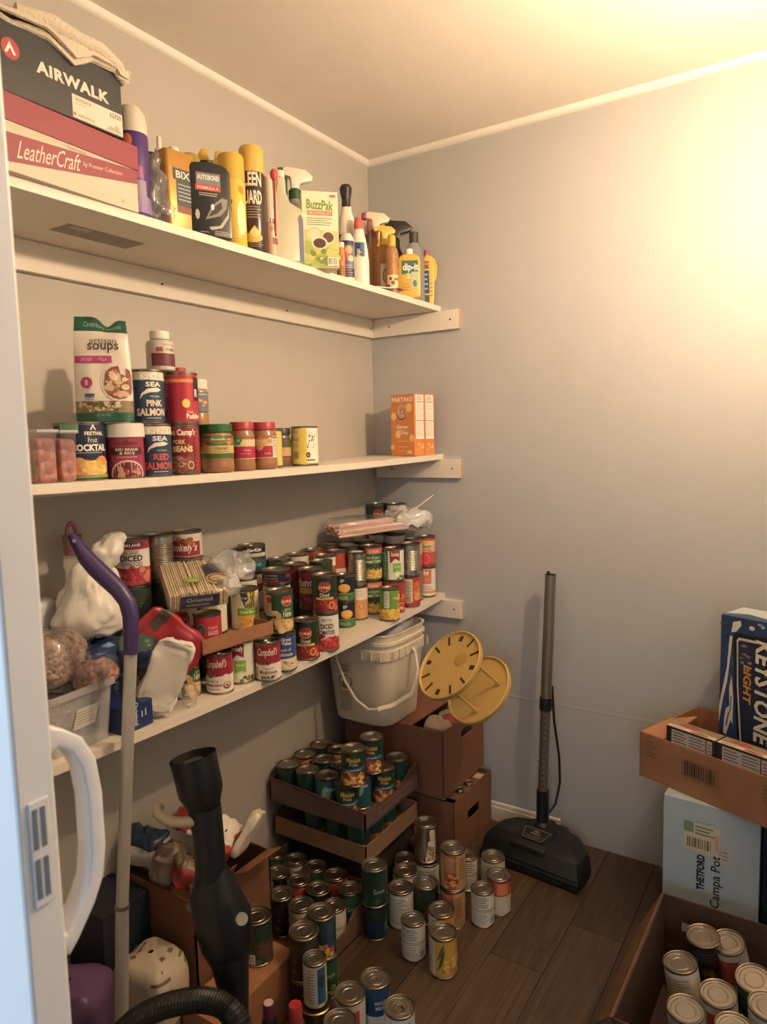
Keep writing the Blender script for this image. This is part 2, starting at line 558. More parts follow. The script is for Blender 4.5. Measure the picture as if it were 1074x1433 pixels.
# ------------------------------------------------------------------ bare bulb lamp hanging just beyond the frame, a dish added below to dim its downward light
lt = thing('ceiling_lamp', 'bare warm bulb standing in an added light-blocking dish hung from the ceiling', 'lamp', (LAMP.x, LAMP.y, CEIL))
bz = LAMP.z-CEIL
part('canopy', MB().lathe([(0, 0), (.055, 0), (.05, -.02), (.012, -.028), (0, -.028)], WHITE, M=Matrix.Translation((.07, 0, 0))), lt)
part('stem', MB().tube([(.07, 0, -.02), (.07, 0, bz-.04), (.065, 0, bz-.075), (.045, 0, bz-.095), (.0, 0, bz-.10)], .004, WHITE, 8), lt)
part('baffle_dish', MB().lathe([(0, bz-.104), (.020, bz-.10), (.038, bz-.047), (.0365, bz-.046), (.018, bz-.090), (0, bz-.092)], WHITE), lt)
part('bulb', MB().lathe([(0, bz-.090), (.011, bz-.088), (.013, bz-.050), (.022, bz-.028), (.030, bz-.004), (.028, bz+.012), (.018, bz+.025), (.008, bz+.030), (0, bz+.031)], mat('#fff0d8', .4, 0, 'glow')), lt)

# ================================================================== food cans
KIND = {}
def can_body(r, h, ribs=False, lid=LID, body=STEEL, seg=28):
    e = .0018
    pr = [(0, .004), (r-.006, .004), (r-.0045, .0002), (r-.0012, .0), (r, .0012), (r, .0035), (r-e, .0052)]
    if ribs:
        k = max(5, int((h-.05)/.006))
        z = .022
        while z < h-.024:
            pr += [(r-e, z), (r-e-.0014, z+.0022), (r-e, z+.0044)]; z += .0058
    pr += [(r-e, h-.0055), (r, h-.004), (r, h-.0008), (r-.0012, h), (r-.0026, h-.0006), (r-.0034, h-.0042),
           (r*.84, h-.0044), (r*.815, h-.0030), (r*.77, h-.0030), (r*.745, h-.0046), (r*.56, h-.0046), (r*.53, h-.0036), (r*.49, h-.0036), (r*.46, h-.0044), (0, h-.0044)]
    n = len(pr)
    ms = []
    for i in range(n-1):
        zz = (pr[i][1]+pr[i+1][1])/2; ri = min(pr[i][0], pr[i+1][0])
        if zz > h-.0052 and ri < r-.003: ms.append(lid)
        elif zz > h-.0056 or zz < .0053: ms.append(RIM if lid is LID else lid)
        else: ms.append(body)
    return MB().lathe(pr, None, seg, ms=ms)
def pulltab(r, h, m=STEEL):
    mb = MB()
    z = h-.0036
    rg = [(.0115*math.cos(a)*.8, -r*.18+.0125*math.sin(a), z+.0012) for a in [2*math.pi*i/14 for i in range(15)]]
    mb.tube(rg, .0021, m, 6, caps=False, flat=.55)
    mb.box((-.006, -r*.18+.010, z), (.006, r*.5, z+.0018), m)
    mb.lathe([(0, z+.003), (.003, z+.003), (.0038, z+.0005), (.0038, z)], m, 8, M=Matrix.Translation((0, r*.42, 0)))
    return mb
def kind(key, name, cat, r, h, base=None, bands=(), draw=None, ribs=False, tab=False, lid=LID, body=STEEL, gloss=.35, plid=None):
    parts = [('can_body', can_body(r, h, ribs, lid, body).mesh('can_body', smooth=30))]
    if base:
        rl = r-.0009
        zs = sorted({.0062, h-.0064} | {a*h for a, b, c in bands if .0062 < a*h < h-.0064} | {b*h for a, b, c in bands if .0062 < b*h < h-.0064})
        ms = []
        for i in range(len(zs)-1):
            zc = (zs[i]+zs[i+1])/2/h; c = base
            for a, b, cc in bands:
                if a <= zc <= b: c = cc
            ms.append(mat(c, gloss, 0, 'paper', .05, 60) if isinstance(c, str) else c)
        parts.append(('paper_label', MB().lathe([(rl, z) for z in zs], None, 32, ms=ms).mesh('paper_label', smooth=30)))
    if draw:
        p = PR(r, h); draw(p)
        parts.append(('label_print', p.build(cyl(r-.0009 if base else r-.0017)).mesh('label_print', smooth=0, fix=False)))
    if tab:
        parts.append(('pull_tab', pulltab(r, h).mesh('pull_tab', smooth=40)))
    if plid:
        k = .5*.02
        parts.append(('plastic_lid', MB().lathe([(0, h+.003), (r*.9, h+.003), (r+.0012, h+.001), (r+.0016, h-.004), (r+.0022, h-plid), (r+.0004, h-plid)], plastic('#d9d5cf', .45), 32).mesh('plastic_lid', smooth=40)))
    KIND[key] = (name, cat, r, h, parts)
ROUND = []        # upright round things: kept from pushing into each other at the end
def put_can(key, x, y, z, label, group=None, turn=0, tilt=None):
    name, cat, r, h, parts = KIND[key]
    rot = (0, 0, face(x, y)+math.radians(turn)) if tilt is None else tilt
    t = thing(name, label, cat, (x, y, z), rot, group)
    for n, me in parts: link(n, me, t)
    if tilt is None: ROUND.append([t, r, h])
    return t
def can_front(key, px, py, label, shelf=Z3, turn=0, group=None, dz=0, pos=None):
    """can whose base front shows at a pixel on a shelf (or at height z)"""
    r = KIND[key][2]
    z = shelf if isinstance(shelf, (int, float)) else shelf(-.6)
    for _ in range(5):
        q = P(px, py, z)+away(px, py)*r
        if not isinstance(shelf, (int, float)): z = shelf(q.y)
    return put_can(key, q.x, q.y, z+dz, label, group, turn)

R1, H1 = .0375, .111       # 14.5 oz
R2, H2 = .0335, .101       # soup
OV = '#a8202c'
def delmonte(p, u, v, s=1.):
    p.ell(u, v, .50*s, .135*s, '#d8c27a').ell(u, v, .47*s, .125*s, OV).ell(u-.2*s, v+.085*s, .22*s, .06*s, OV).ell(u+.2*s, v+.085*s, .22*s, .06*s, OV)
    p.poly([(u-.04*s, v+.12*s), (u+.02*s, v+.18*s), (u+.08*s, v+.13*s)], '#2f5a2c')
    p.txt('Del Monte', u, v, .07*s, '#f0e2b8', .80*s, .01)
def d_diced(p):
    delmonte(p, 0, .70)
    p.txt('Diced', 0, .50, .10, '#efe6cf', .72, .012)
    p.rect(-.72, .375, .72, .43, '#d8bf6e').txt('TOMATOES', 0, .402, .032, '#4a2a1a', .8)
    p.rect(-1.5, .06, 1.5, .37, '#8e2a20').blob(-1.0, .10, 1.0, .33, ['#b83a2a', '#c9523c', '#8a2018', '#d77a5c', '#5c3a22'], 46, .13, 3)
    p.ell(.55, .22, .24, .10, '#e2c25a').ell(.55, .22, .18, .075, '#b8342c')
    p.rect(1.5, .08, 2.4, .9, '#cfc6a8').lines(1.6, .12, 2.3, .85, 12, '#4a4436')
kind('diced', 'tomato_can', 'can', R1, H1, '#23301f', (), d_diced)
def d_white_diced(p):
    p.txt('PETITE', -.1, .83, .07, '#3a2b2a', .75, 0).txt('DICED', -.1, .67, .13, '#2a2222', 1.0, .03).txt('TOMATOES', -.15, .51, .12, '#2a2222', 1.35, .03)
    p.rect(-2.2, .06, 2.2, .30, '#c02838')
    p.blob(-1.1, .10, 1.1, .42, ['#c8303c', '#d9404a', '#a81e2c', '#e26a66'], 50, .16, 5)
kind('white_diced', 'tomato_can', 'can', R1, H1, '#e4dfd6', (), d_white_diced)
def d_mand(p):
    p.rect(-2.6, .06, 2.6, .30, '#3c7d43').rect(-2.6, .30, 2.6, .33, '#8fae6a')
    p.ell(.35, .52, .62, .17, '#e8a83c').ell(.30, .55, .50, .12, '#f2c45e')
    for a in range(5): p.rect(-.1+.2*a, .42, -.08+.2*a, .62, '#d08a2c')
    p.txt('IP', .2, .80, .13, '#e8e2d2', .4, .02).txt('Select Cut', .15, .19, .08, '#dfe6cf', 1.0).lines(-.4, .09, .8, .14, 1, '#c9d6b4')
    p.rect(-1.3, .35, -.75, .92, '#33415e').lines(-1.25, .4, -.8, .88, 9, '#aeb6c2')
kind('mandarin', 'fruit_can', 'can', .0335, .085, '#1d2536', (), d_mand)
def d_peach(p):
    p.rect(-2.6, .06, 2.6, .60, '#e0a468').rect(-2.6, .60, 2.6, .94, '#e6ddcf')
    p.ell(.1, .42, .28, .10, '#d07c3c').ell(.1, .42, .18, .07, '#e7b67a').lines(-.5, .7, .7, .9, 3, '#cdbfa8')
kind('peach', 'fruit_can', 'can', .0335, .113, '#e6ddcf', (), d_peach)
kind('bare', 'unlabelled_can', 'can', R1, .113, None, ribs=True)
kind('bare_small', 'unlabelled_can', 'can', .0335, .113, None, ribs=True)
def d_corn(p):
    p.rect(-2.6, .06, 2.6, .36, '#d8b64a').blob(-1.4, .08, 1.4, .36, ['#e2c257', '#c99f34', '#f0d878'], 60, .12, 2)
    p.blob(-1.2, .34, 1.2, .44, ['#40592a', '#6f8440', '#4a2c52'], 22, .16, 9)
    p.rect(-2.6, .48, 2.6, .74, '#2f6d3a').txt('Cut Green', .25, .68, .07, '#e9e4c8', 1.2).txt('Sweet Corn', .25, .57, .10, '#e9e4c8', 1.6, .02)
    p.rect(-.35, .78, 1.4, .94, '#cc6f62').txt('Stokes', .35, .86, .08, '#f0dcd2', .9)
kind('corn', 'vegetable_can', 'can', R1, .117, '#264f2e', (), d_corn)
def d_yg(p):
    p.rect(-2.6, .06, 2.6, .36, '#dcae2f').blob(-1.6, .08, 1.6, .36, ['#e9c445', '#d2952a', '#efd067'], 44, .17, 4)
    p.nut(-.62, .42, -.12, .93, '#e4e4dd', '#55584c', 11).blob(.7, .45, 1.5, .8, ['#e9d7b4', '#c8432e', '#e2b44e'], 14, .14, 6)
    p.txt('Mixed Fruit', .75, .72, .09, '#e8efd0', .9)
kind('yellow_green', 'fruit_can', 'can', .0335, .108, '#6f9a38', (), d_yg)
def d_redfruit(p):
    p.rect(-2.6, .06, 2.6, .42, '#c23a30').blob(-1.3, .1, 1.3, .55, ['#d8593e', '#e39a55', '#b22a2a', '#e6c07c'], 50, .18, 8)
    p.txt('Sloppy', .1, .75, .14, '#e8d8a8', 1.2, .02)
kind('red_fruit', 'sauce_can', 'can', R1, .111, '#b0302c', (), d_redfruit)
def d_nutred(p):
    p.rect(-2.6, .06, 2.6, .20, '#b3282c')
    p.nut(-.75, .14, .1, .90, '#e4d5b4', '#6a4a34', 13).bars(-.6, .15, -.05, .36, '#e4d5b4')
    p.blob(.4, .3, 1.6, .8, ['#d98a48', '#d0603a', '#e0a860'], 26, .25, 5)
kind('nutrition_red', 'sauce_can', 'can', .035, .111, '#c8543a', ((.82, 1, '#b8342e'),), d_nutred)
def d_ravi(p):
    p.ell(0, .28, .72, .20, '#c03038').ell(0, .28, .58, .16, '#e0706a').ell(0, .28, .42, .12, '#cc3c40')
    p.txt('RAVIOLI', 0, .56, .10, '#c23a32', 1.3, .02).txt('Chef', -.1, .82, .15, '#e2b63c', .9, .04).txt('Classic', 0, .69, .10, '#4c7a35', 1.2, .03)
    p.rect(-2.6, .06, 2.6, .12, '#b62c30')
kind('ravioli', 'pasta_can', 'can', .0335, .113, '#d9b98c', ((0, .5, '#c8545a'), (.86, 1, '#c04a30')), d_ravi)
def d_orangeM(p):
    p.rect(-.55, .45, .55, .92, '#d5734a').txt('M', -.05, .80, .16, '#f0e6da', .5, .04).lines(-.4, .5, .4, .66, 3, '#e8b79a')
    p.txt('Tomato', 0, .36, .08, '#9b4a38', 1.0).rect(-2, .13, 2, .22, '#d99a70').lines(-.7, .24, .7, .31, 1, '#b9684c')
kind('orange_m', 'soup_can', 'can', .0335, .111, '#e6dccf', (), d_orangeM)
def d_sig(p):
    p.poly([(-.45, .94), (.55, .94), (.52, .62), (.05, .70), (-.38, .55)], '#8e1f2e').txt('Stokely', .08, .82, .13, '#ece2d2', .8, .02)
    p.rect(-.15, .28, .65, .56, '#7fae4a').txt('Sliced', .25, .46, .07, '#f0eedc', .6).ell(.3, .2, .35, .12, '#c9d6a2').ell(.3, .2, .25, .08, '#e8e6cc')
    p.rect(-1.4, .06, -.62, .94, '#3d7d46').lines(-1.3, .12, -.72, .9, 10, '#cfd8bd', .25).blob(.3, .07, 1.2, .18, ['#8a2b30', '#5f8a3e'], 12, .12)
kind('stokely', 'vegetable_can', 'can', R1, H1, '#dcdcc8', (), d_sig)
def d_hunts(p):
    p.txt("Hunt's", -.05, .66, .22, '#cfc4b6', 1.9, .03, .1).rect(-.7, .36, .7, .52, '#b39442').lines(-.5, .4, .5, .48, 2, '#5a3a20')
    p.blob(-1.3, .08, 1.3, .32, ['#7a2420', '#99322a', '#5d1a18'], 36, .18, 2)
kind('hunts', 'sauce_can', 'can', R1, .113, '#6e2029', (), d_hunts)
def d_dark(p):
    p.blob(-1.6, .1, 1.6, .5, ['#3c3a26', '#51332a', '#2c3d2a', '#6a5a38'], 40, .2, 4).lines(-1, .6, 1, .85, 4, '#59503e')
kind('dark', 'vegetable_can', 'can', R1, .113, '#2b2622', (), d_dark)
def d_dmgreen(p):
    delmonte(p, 0, .66, 1.1)
    p.rect(-2.2, .06, 2.2, .4, '#d9cfae')
kind('dm_dark', 'vegetable_can', 'can', R1, .113, '#243a27', (), d_dmgreen)
kind('red_plain', 'soup_can', 'can', R1, .113, '#b04a38', ((.0, .5, '#d8c8b0'),), None)
kind('cream_plain', 'soup_can', 'can', R1, .113, '#d9cfbd', ((.5, .7, '#a34a38'),), None)
kind('green_plain', 'vegetable_can', 'can', R1, .113, '#3c5c3c', ((.0, .4, '#c8c09a'),), None)
# front row, left part of the bottom shelf
def d_potato(p):
    delmonte(p, .85, .76, .9)
    p.rect(.38, .32, 1.35, .62, '#20502e').rect(.40, .33, 1.33, .61, '#1d5a34').txt('New', .86, .46, .16, '#e6dcb4', .7, .02).txt('Whole', .86, .56, .06, '#e6dcb4', .5)
    p.blob(-.1, .07, 1.3, .30, ['#d8b47c', '#e2c48e', '#c49a60', '#b98a55'], 40, .22, 6)
    p.blob(-.25, .2, .25, .55, ['#d8b47c', '#c49a60'], 12, .18, 3)
    p.rect(-1.15, .42, -.3, .92, '#b9a792').ell(-.5, .80, .22, .08, OV).lines(-1.05, .46, -.4, .7, 5, '#7a6a58')
    p.bars(-1.05, .08, -.35, .30, '#d9d3c2')
kind('potato', 'vegetable_can', 'can', R1, H1, '#1f4a30', (), d_potato)
def d_camp(p, soup='Cream of', soup2='Mushroom'):
    p.poly([(-1.9, .47), (-1.5, .50), (-1.1, .46), (-.6, .49), (-.2, .45), (.3, .50), (.8, .47), (1.2, .51), (1.9, .47), (1.9, .54), (-1.9, .54)], '#9a1c2e')
    p.txt('Campbell’s', .0, .74, .20, '#ece0d2', 1.65, .012, .25)
    p.ell(-.42, .48, .22, .075, '#8c6d3a').ell(-.42, .48, .17, .058, '#6f5630')
    p.txt(soup, -.25, .335, .055, '#7a2430', .85, .01).txt(soup2, -.18, .25, .085, '#7a2430', 1.25, .02).lines(-.7, .12, .4, .16, 1, '#9a7a60')
    p.ell(.75, .40, .30, .10, '#e6ddc8').ell(.85, .22, .33, .09, '#8c3a32').ell(.85, .235, .24, .06, '#e2d2bc').ell(.85, .22, .13, .03, '#a04a40')
kind('campbell', 'soup_can', 'can', R2, H2, '#e6ded2', ((.5, 1, '#9a1c2e'),), d_camp, tab=True)
def d_camp2(p):
    p.poly([(-1.9, .46), (-1.2, .5), (-.6, .46), (0, .5), (.8, .47), (1.3, .51), (1.9, .47), (1.9, .54), (-1.9, .54)], '#9a1c2e')
    p.txt('Campbell’s', .15, .74, .20, '#ece0d2', 1.65, .012, .25).rect(-.75, .44, .3, .495, '#33302c').lines(-.65, .45, .2, .485, 1, '#c9bfae')
    p.txt('Cream of', .2, .35, .05, '#7a2430', .8).txt('Mushroom', .2, .25, .10, '#7a2430', 1.4, .02).txt('SOUP', .15, .115, .085, '#3a2a26', 1.1, .05)
    p.rect(-1.2, .1, -.7, .38, '#bda87e').lines(-1.1, .14, -.8, .34, 4, '#7a6a48')
kind('campbell2', 'soup_can', 'can', R2, H2, '#e6ded2', ((.5, 1, '#9a1c2e'),), d_camp2, tab=True)
def d_blue(p):
    p.rect(-2.6, .06, 2.6, .36, '#dccdb0').poly([(-2.2, .36), (-2.2, .60), (1.6, .90), (1.6, .36)], '#24477c')
    p.txt('Great', .55, .87, .09, '#eef0f2', .8, .02).txt('Value', .55, .77, .09, '#eef0f2', .8, .02).txt('Cream of', .35, .60, .09, '#e9eaea', 1.1).txt('Mushroom', .35, .47, .10, '#e9eaea', 1.4, .02)
    p.ell(.5, .22, .5, .12, '#e8dcc2').blob(.1, .14, 1, .3, ['#cdb892', '#e6d8ba', '#a88f68'], 16, .12)
kind('blue_soup', 'soup_can', 'can', R2, H2, '#2c5490', (), d_blue)
def d_tomsauce(p):
    p.ell(-.25, .52, .34, .22, '#7d9a78').ell(-.25, .52, .29, .19, '#2e5a48').txt('S', -.25, .52, .16, '#c9d6c0', .22, .02)
    p.txt('TOMATO', .62, .60, .09, '#ecd2cc', .75).txt('SAUCE', .62, .45, .13, '#f0dcd6', .75, .02)
kind('tomato_sauce', 'sauce_can', 'can', .0345, .082, '#b8283c', (), d_tomsauce)
def d_kroger(p):
    p.poly([(.2, .93), (1.3, .95), (1.3, .55), (.55, .55)], '#4a4632').poly([(.75, .93), (1.4, .93), (1.4, .52), (.45, .52)], '#cfc04a')
    p.ell(.55, .80, .26, .09, '#20304e').txt('Kroger', .55, .80, .05, '#f0f0ea', .4)
    p.rect(.0, .38, 1.6, .56, '#6fa838').txt('Green Beans', .75, .47, .08, '#f2f4de', 1.1, .01).rect(0, .28, 1.6, .38, '#e0b63c')
    p.blob(.2, .06, 1.4, .26, ['#e29a4a', '#d2703a', '#f0c46a', '#b8c050'], 26, .17, 3)
    p.lines(-1.0, .1, -.2, .9, 16, '#c8bca6', .2, .1)
kind('kroger', 'vegetable_can', 'can', R1, H1, '#e0d4c2', (), d_kroger)
def d_dmyel(p):
    delmonte(p, 0, .55, 1.15)
    p.rect(-1.9, .06, 1.9, .36, '#2c5a38').txt('Corn', 0, .24, .14, '#e9e2c4', .7, .02)
kind('dm_cream', 'vegetable_can', 'can', R1, H1, '#e0d9bc', (), d_dmyel)
kind('white_green', 'vegetable_can', 'can', R1, H1, '#e4e2d4', ((.86, 1, '#3f7a40'),), lambda p: p.rect(-.2, .5, .6, .78, '#d4d48a').lines(-.1, .3, .7, .45, 3, '#8890a0').rect(-.2, .55, .5, .72, '#c8d070'))
def d_kirk(p):
    p.rect(-.75, .84, .75, .93, '#4c1224').txt('KIRKLAND', 0, .885, .06, '#f0e8e2', 1.2, .03)
    p.txt('ORGANIC', 0, .73, .085, '#56504a', 1.0).txt('DICED', 0, .61, .13, '#22201e', 1.35, .03).txt('TOMATOES', 0, .485, .09, '#3a3632', 1.3)
    p.blob(-1.2, .09, 1.2, .40, ['#b83040', '#c94a50', '#a02434', '#d67a72'], 44, .17, 2)
kind('kirkland', 'tomato_can', 'can', .040, .115, '#dedad2', ((.79, 1, '#a8213e'), (0, .4, '#b02a3c')), d_kirk)
def d_stok(p):
    p.rect(-1.0, .42, 1.3, .76, '#a02a34').txt('Stokely’s', .1, .6, .2, '#ece2d2', 1.9, .03, .2).rect(-1.0, .12, 1.0, .38, '#3a2a2a')
    p.blob(-.4, .72, .6, .84, ['#b87a4a', '#8a3a34'], 8, .2)
kind('stokelys', 'bean_can', 'can', .041, .111, '#dfd6c4', ((0, .4, '#6a3230'),), d_stok)
def d_tuna(p):
    p.txt('StarKist', .45, .70, .26, '#f0ece2', 1.1, .03, .2).rect(-.3, .2, 1.5, .45, '#c9d4c0').lines(-.1, .24, 1.2, .42, 2, '#3a5560')
kind('tuna', 'tuna_can', 'can', .0415, .040, '#1c2434', (), d_tuna, tab=True)
kind('tuna_teal', 'tuna_can', 'can', .0415, .040, '#1f5a6a', ((0, .3, '#1c3a5e'),), lambda p: p.ell(-.4, .55, .25, .3, '#9ac0c0').txt('Chunk Light', .4, .6, .2, '#cfe0dc', 1.0))
kind('tuna_blue', 'tuna_can', 'can', .0415, .040, '#22406a', (), lambda p: p.txt('in Water', .3, .55, .25, '#d8e0e6', 1.0).ell(-.5, .5, .3, .3, '#7fa0b8'))
def d_navy(p):
    p.txt('Solid White', -.35, .66, .15, '#cfc9bc', 1.1).txt('Albacore', -.35, .46, .14, '#cfc9bc', 1.0).rect(-1.0, .18, .25, .34, '#a02838').txt('Kist', 1.1, .6, .3, '#d84a44', .5)
kind('tuna_navy', 'tuna_can', 'can', .0415, .040, '#1f2438', (), d_navy)
kind('white_text', 'soup_can', 'can', .0405, .09, '#e2dac8', (), lambda p: p.txt('BE', .75, .6, .3, '#c2663c', .6, .03).ell(-.6, .5, .3, .2, '#e0b492'))
# middle shelf
def d_fest(p):
    p.rect(-.95, .80, -.18, .98, '#6fa080').poly([(.25, .86), (.38, .965), (.51, .86), (.45, .86), (.38, .92), (.31, .86)], '#e9e6e0')
    p.txt('FESTIVAL', .45, .80, .065, '#ece9e2', .85, .03).txt('Fruit', .35, .69, .085, '#e6e2d8', .4).txt('COCKTAIL', .25, .56, .12, '#f2efe8', 1.55, .04).lines(-.45, .46, .9, .49, 1, '#b8bcc4')
    p.ell(-.25, .25, .35, .15, '#e0a070').ell(.05, .22, .34, .14, '#d87a62').ell(.75, .25, .4, .17, '#e08a50').ell(.4, .2, .45, .15, '#d8c050')
    p.blob(-.2, .10, 1.1, .33, ['#e8c860', '#c0b840', '#e6a860', '#d4d070'], 36, .1, 3).rect(-.6, .045, 1.2, .10, '#7f9a60')
kind('festival', 'fruit_can', 'can', .0495, .117, '#1d2a40', (), d_fest, plid=None)
def d_beans(p):
    p.txt('southern', .15, .66, .09, '#3a2428', 1.2, .02).rect(-.72, .44, 1.0, .58, '#4a1c24').txt('RED BEANS', .15, .54, .05, '#e6d8c8', 1.2, .02).txt('& RICE', .15, .475, .05, '#e6d8c8', .8, .02).lines(-.4, .38, .8, .42, 1, '#d0a0a4')
    p.ell(.15, .08, .95, .27, '#d9b6b4').ell(.15, .08, .85, .235, '#6a2430').blob(-.4, .08, .8, .22, ['#8a3038', '#5a1c28', '#a85a50', '#c99a84'], 26, .13, 5)
kind('beans_rice', 'rice_cup', 'can', .0385, .112, '#9a2c4a', (), d_beans, plid=.026)
def d_salmon(col, sub):
    def f(p):
        p.lines(-.5, .94, .4, .955, 1, '#8a8478')
        p.txt('DELI', .22, .845, .095, '#6a7480', 1.3, .07).txt('DELI', .2, .85, .09, '#f4f0e6', 1.25, .03).txt('SEA', .25, .72, .09, '#efe9da', .9, .03)
        p.poly([(-.55, .45), (-.45, .55), (-.1, .64), (.45, .66), (.75, .62), (.5, .585), (0, .57), (-.35, .53)], '#e4dcc8')
        p.txt('Wild Alaskan', .3, .50, .035, '#cfd6d8', .6)
        p.txt(sub, .28, .375, .12, col, .95, .035).txt('SALMON', .1, .21, .14, col, 1.75, .035).lines(-.2, .085, .7, .115, 1, '#cfd2cc')
        p.poly([(-2, .86), (-1.2, .80), (-.6, .84), (-.1, .80), (.5, .83), (1.2, .79), (2, .85), (2, .88), (-2, .88)], '#d4ccbc')
    return f
kind('pink_salmon', 'salmon_can', 'can', .0375, .115, '#24405c', ((.84, 1, '#d4ccbc'),), d_salmon('#ecd2bc', 'PINK'), lid=RIM)
kind('red_salmon', 'salmon_can', 'can', .0375, .115, '#24405c', ((.84, 1, '#d4ccbc'),), d_salmon('#d04a48', 'RED'), lid=RIM)
def d_van(p):
    p.txt("Van Camp's", -.25, .83, .13, '#ece2da', 1.9, .04).txt('PORK', -.35, .66, .09, '#e6cf8a', .75, .03).txt('and', .2, .6, .03, '#e6cf8a', .15).txt('BEANS', -.15, .52, .12, '#eedc9a', 1.2, .04)
    p.rect(-1.4, .06, .5, .40, '#7a3a2a').blob(-1.3, .09, .42, .36, ['#b8745a', '#9a5640', '#cf9a7c', '#84402e'], 44, .17, 7).ell(.3, .2, .2, .08, '#c9b894').ell(.3, .2, .14, .055, '#6a4a34')
    for i in range(5): p.rect(.62, .1+.16*i, .88, .22+.16*i, '#b85a5a').rect(.66, .115+.16*i, .84, .205+.16*i, '#8e1f2a')
kind('van_camp', 'bean_can', 'can', .0375, .114, '#8c1c2a', (), d_van)
def d_pudding(p):
    p.rect(-2.6, .80, 2.6, .86, '#d8884a').rect(-1.35, .06, .2, .78, '#b0203a').lines(-1.3, .52, -.45, .76, 5, '#d87a86').bars(-1.25, .08, -.55, .30, '#8a5a50', '#2a2626')
    p.ell(.52, .40, .24, .085, '#e6cf5a').rect(.36, .385, .68, .41, '#5a4a20').rect(1.05, .45, 1.9, .9, '#2e2422').txt('Fresh', .75, .24, .05, '#f0d8d0', .4).txt('Pudding', 1.0, .14, .11, '#f4e8e0', 1.0, .03).txt('R', 1.25, .6, .15, '#e8e0d8', .3, .03)
kind('pudding', 'pudding_can', 'can', .0385, .116, '#b8203a', (), d_pudding)
def d_yel(p):
    p.rect(-.95, .10, -.2, .92, '#d8c878').txt('Fresh', -.6, .86, .05, '#6a5a2a', .5).txt('Pinta', -.62, .68, .12, '#5a4a26', .7, 0, .2).lines(-.88, .46, -.3, .58, 3, '#9a8848').bars(-.85, .16, -.3, .40, '#d8c878', '#4a4228')
    p.rect(.25, .08, 1.6, .95, '#e9e4d0').rect(-.2, .04, .25, .96, '#dcc43a').txt('Pi', .62, .62, .34, '#3a322a', .6, .01, .2).ell(.35, .28, .17, .07, '#3a3a30').txt('ALL', .35, .28, .04, '#e6e2d0', .18).txt('Fruit', .5, .84, .05, '#b8a848', .5).rect(.2, .13, .9, .165, '#4a4436')
kind('yellow_can', 'fruit_can', 'can', .039, .112, '#d6c25c', (), d_yel)
kind('yellow_thin', 'fruit_can', 'can', .036, .105, '#cfc06a', (), lambda p: p.ell(.2, .5, .5, .2, '#4c6a34'))
# floor cans
def d_mission(p):
    p.txt('Mission', .2, .77, .14, '#d0a64a', 1.15, .02).txt('Pride', .2, .64, .09, '#d0a64a', .7, .02).poly([(-.8, .50), (1.2, .56), (1.2, .46), (-.8, .42)], '#3d6f94').lines(-.1, .46, .9, .51, 1, '#cfd8dc')
    p.rect(-1.6, .06, 1.6, .38, '#5a3420').blob(-1.1, .08, 1.1, .40, ['#e0a83c', '#d2853a', '#eac25a', '#8e3a30', '#b85a3a', '#f0d48a'], 56, .2, 11)
kind('mission', 'fruit_can', 'can', R1, H1, '#1f3a2e', (), d_mission)
kind('mission2', 'fruit_can', 'can', R1, H1, '#1f3a2e', (), lambda p: (d_mission(p), p.blob(-1.0, .08, .1, .36, ['#9a3a44', '#b8505a', '#c9786a'], 18, .2, 5)))
kind('fruit_dark', 'fruit_can', 'can', R1, H1, '#234236', ((0, .4, '#8a5a2c'),), lambda p: p.blob(-1.3, .08, 1.3, .4, ['#c98a34', '#d8a44a', '#8e4a30'], 40, .2, 3))
kind('fruit_orange', 'fruit_can', 'can', R1, H1, '#c98440', ((.0, .6, '#2a4a44'),), None)
kind('teal_can', 'fruit_can', 'can', R1, H1, '#2c5a60', (), lambda p: p.ell(.1, .6, .4, .18, '#7aa890').txt('Value', .5, .7, .1, '#d0dce0', .8, .02))
kind('green_floor', 'vegetable_can', 'can', R1, H1, '#2f5c3c', ((0, .45, '#24452e'),), lambda p: p.txt('Green', .4, .6, .12, '#d8dcc0', .9).blob(-.8, .1, .8, .35, ['#5c7a3a', '#88a04a'], 20, .15))
kind('orange_floor', 'soup_can', 'can', R1, H1, '#b8503a', ((0, .55, '#cdbfa4'),), lambda p: p.lines(-.9, .12, .3, .5, 6, '#6a5a46').rect(.4, .6, 1.3, .9, '#d87a4a'))
kind('white_floor', 'soup_can', 'can', R1, H1, '#d4cbb8', (), lambda p: p.lines(-1.1, .15, .6, .85, 11, '#7a7262', .25, .45).bars(.7, .1, 1.2, .4))
kind('white_floor2', 'soup_can', 'can', .034, .105, '#d8d0c0', ((.45, .55, '#b9ac94'),), lambda p: p.lines(-1.0, .58, .5, .9, 5, '#5c554c', .35).lines(-1.0, .12, .4, .42, 5, '#8a8272', .3).bars(.55, .08, 1.1, .32))
kind('yellow_floor', 'corn_can', 'can', R1, H1, '#c99a3a', (), lambda p: p.rect(-1.6, .08, -.7, .95, '#cfc6b2').lines(-1.5, .15, -.8, .9, 10, '#6a604c').poly([(-.5, .2), (-.2, .6), (.1, .8), (-.1, .4)], '#4c4a26').blob(.0, .1, 1.3, .5, ['#d8ac44', '#e6c460', '#b8802c'], 34, .2, 3).poly([(-.55, .45), (-.25, .78), (.05, .9), (-.15, .6)], '#6a5a2c'))
kind('cheese_floor', 'sauce_can', 'can', R1, .116, '#b58a56', (), lambda p: p.rect(-.9, .06, .1, .94, '#a05a3c').lines(-.8, .5, 0, .9, 8, '#e0b070', .35).blob(-.7, .12, .1, .45, ['#8e3a2a', '#d8924a'], 20, .16).lines(.35, .3, .9, .86, 9, '#8a4a2a', .3))
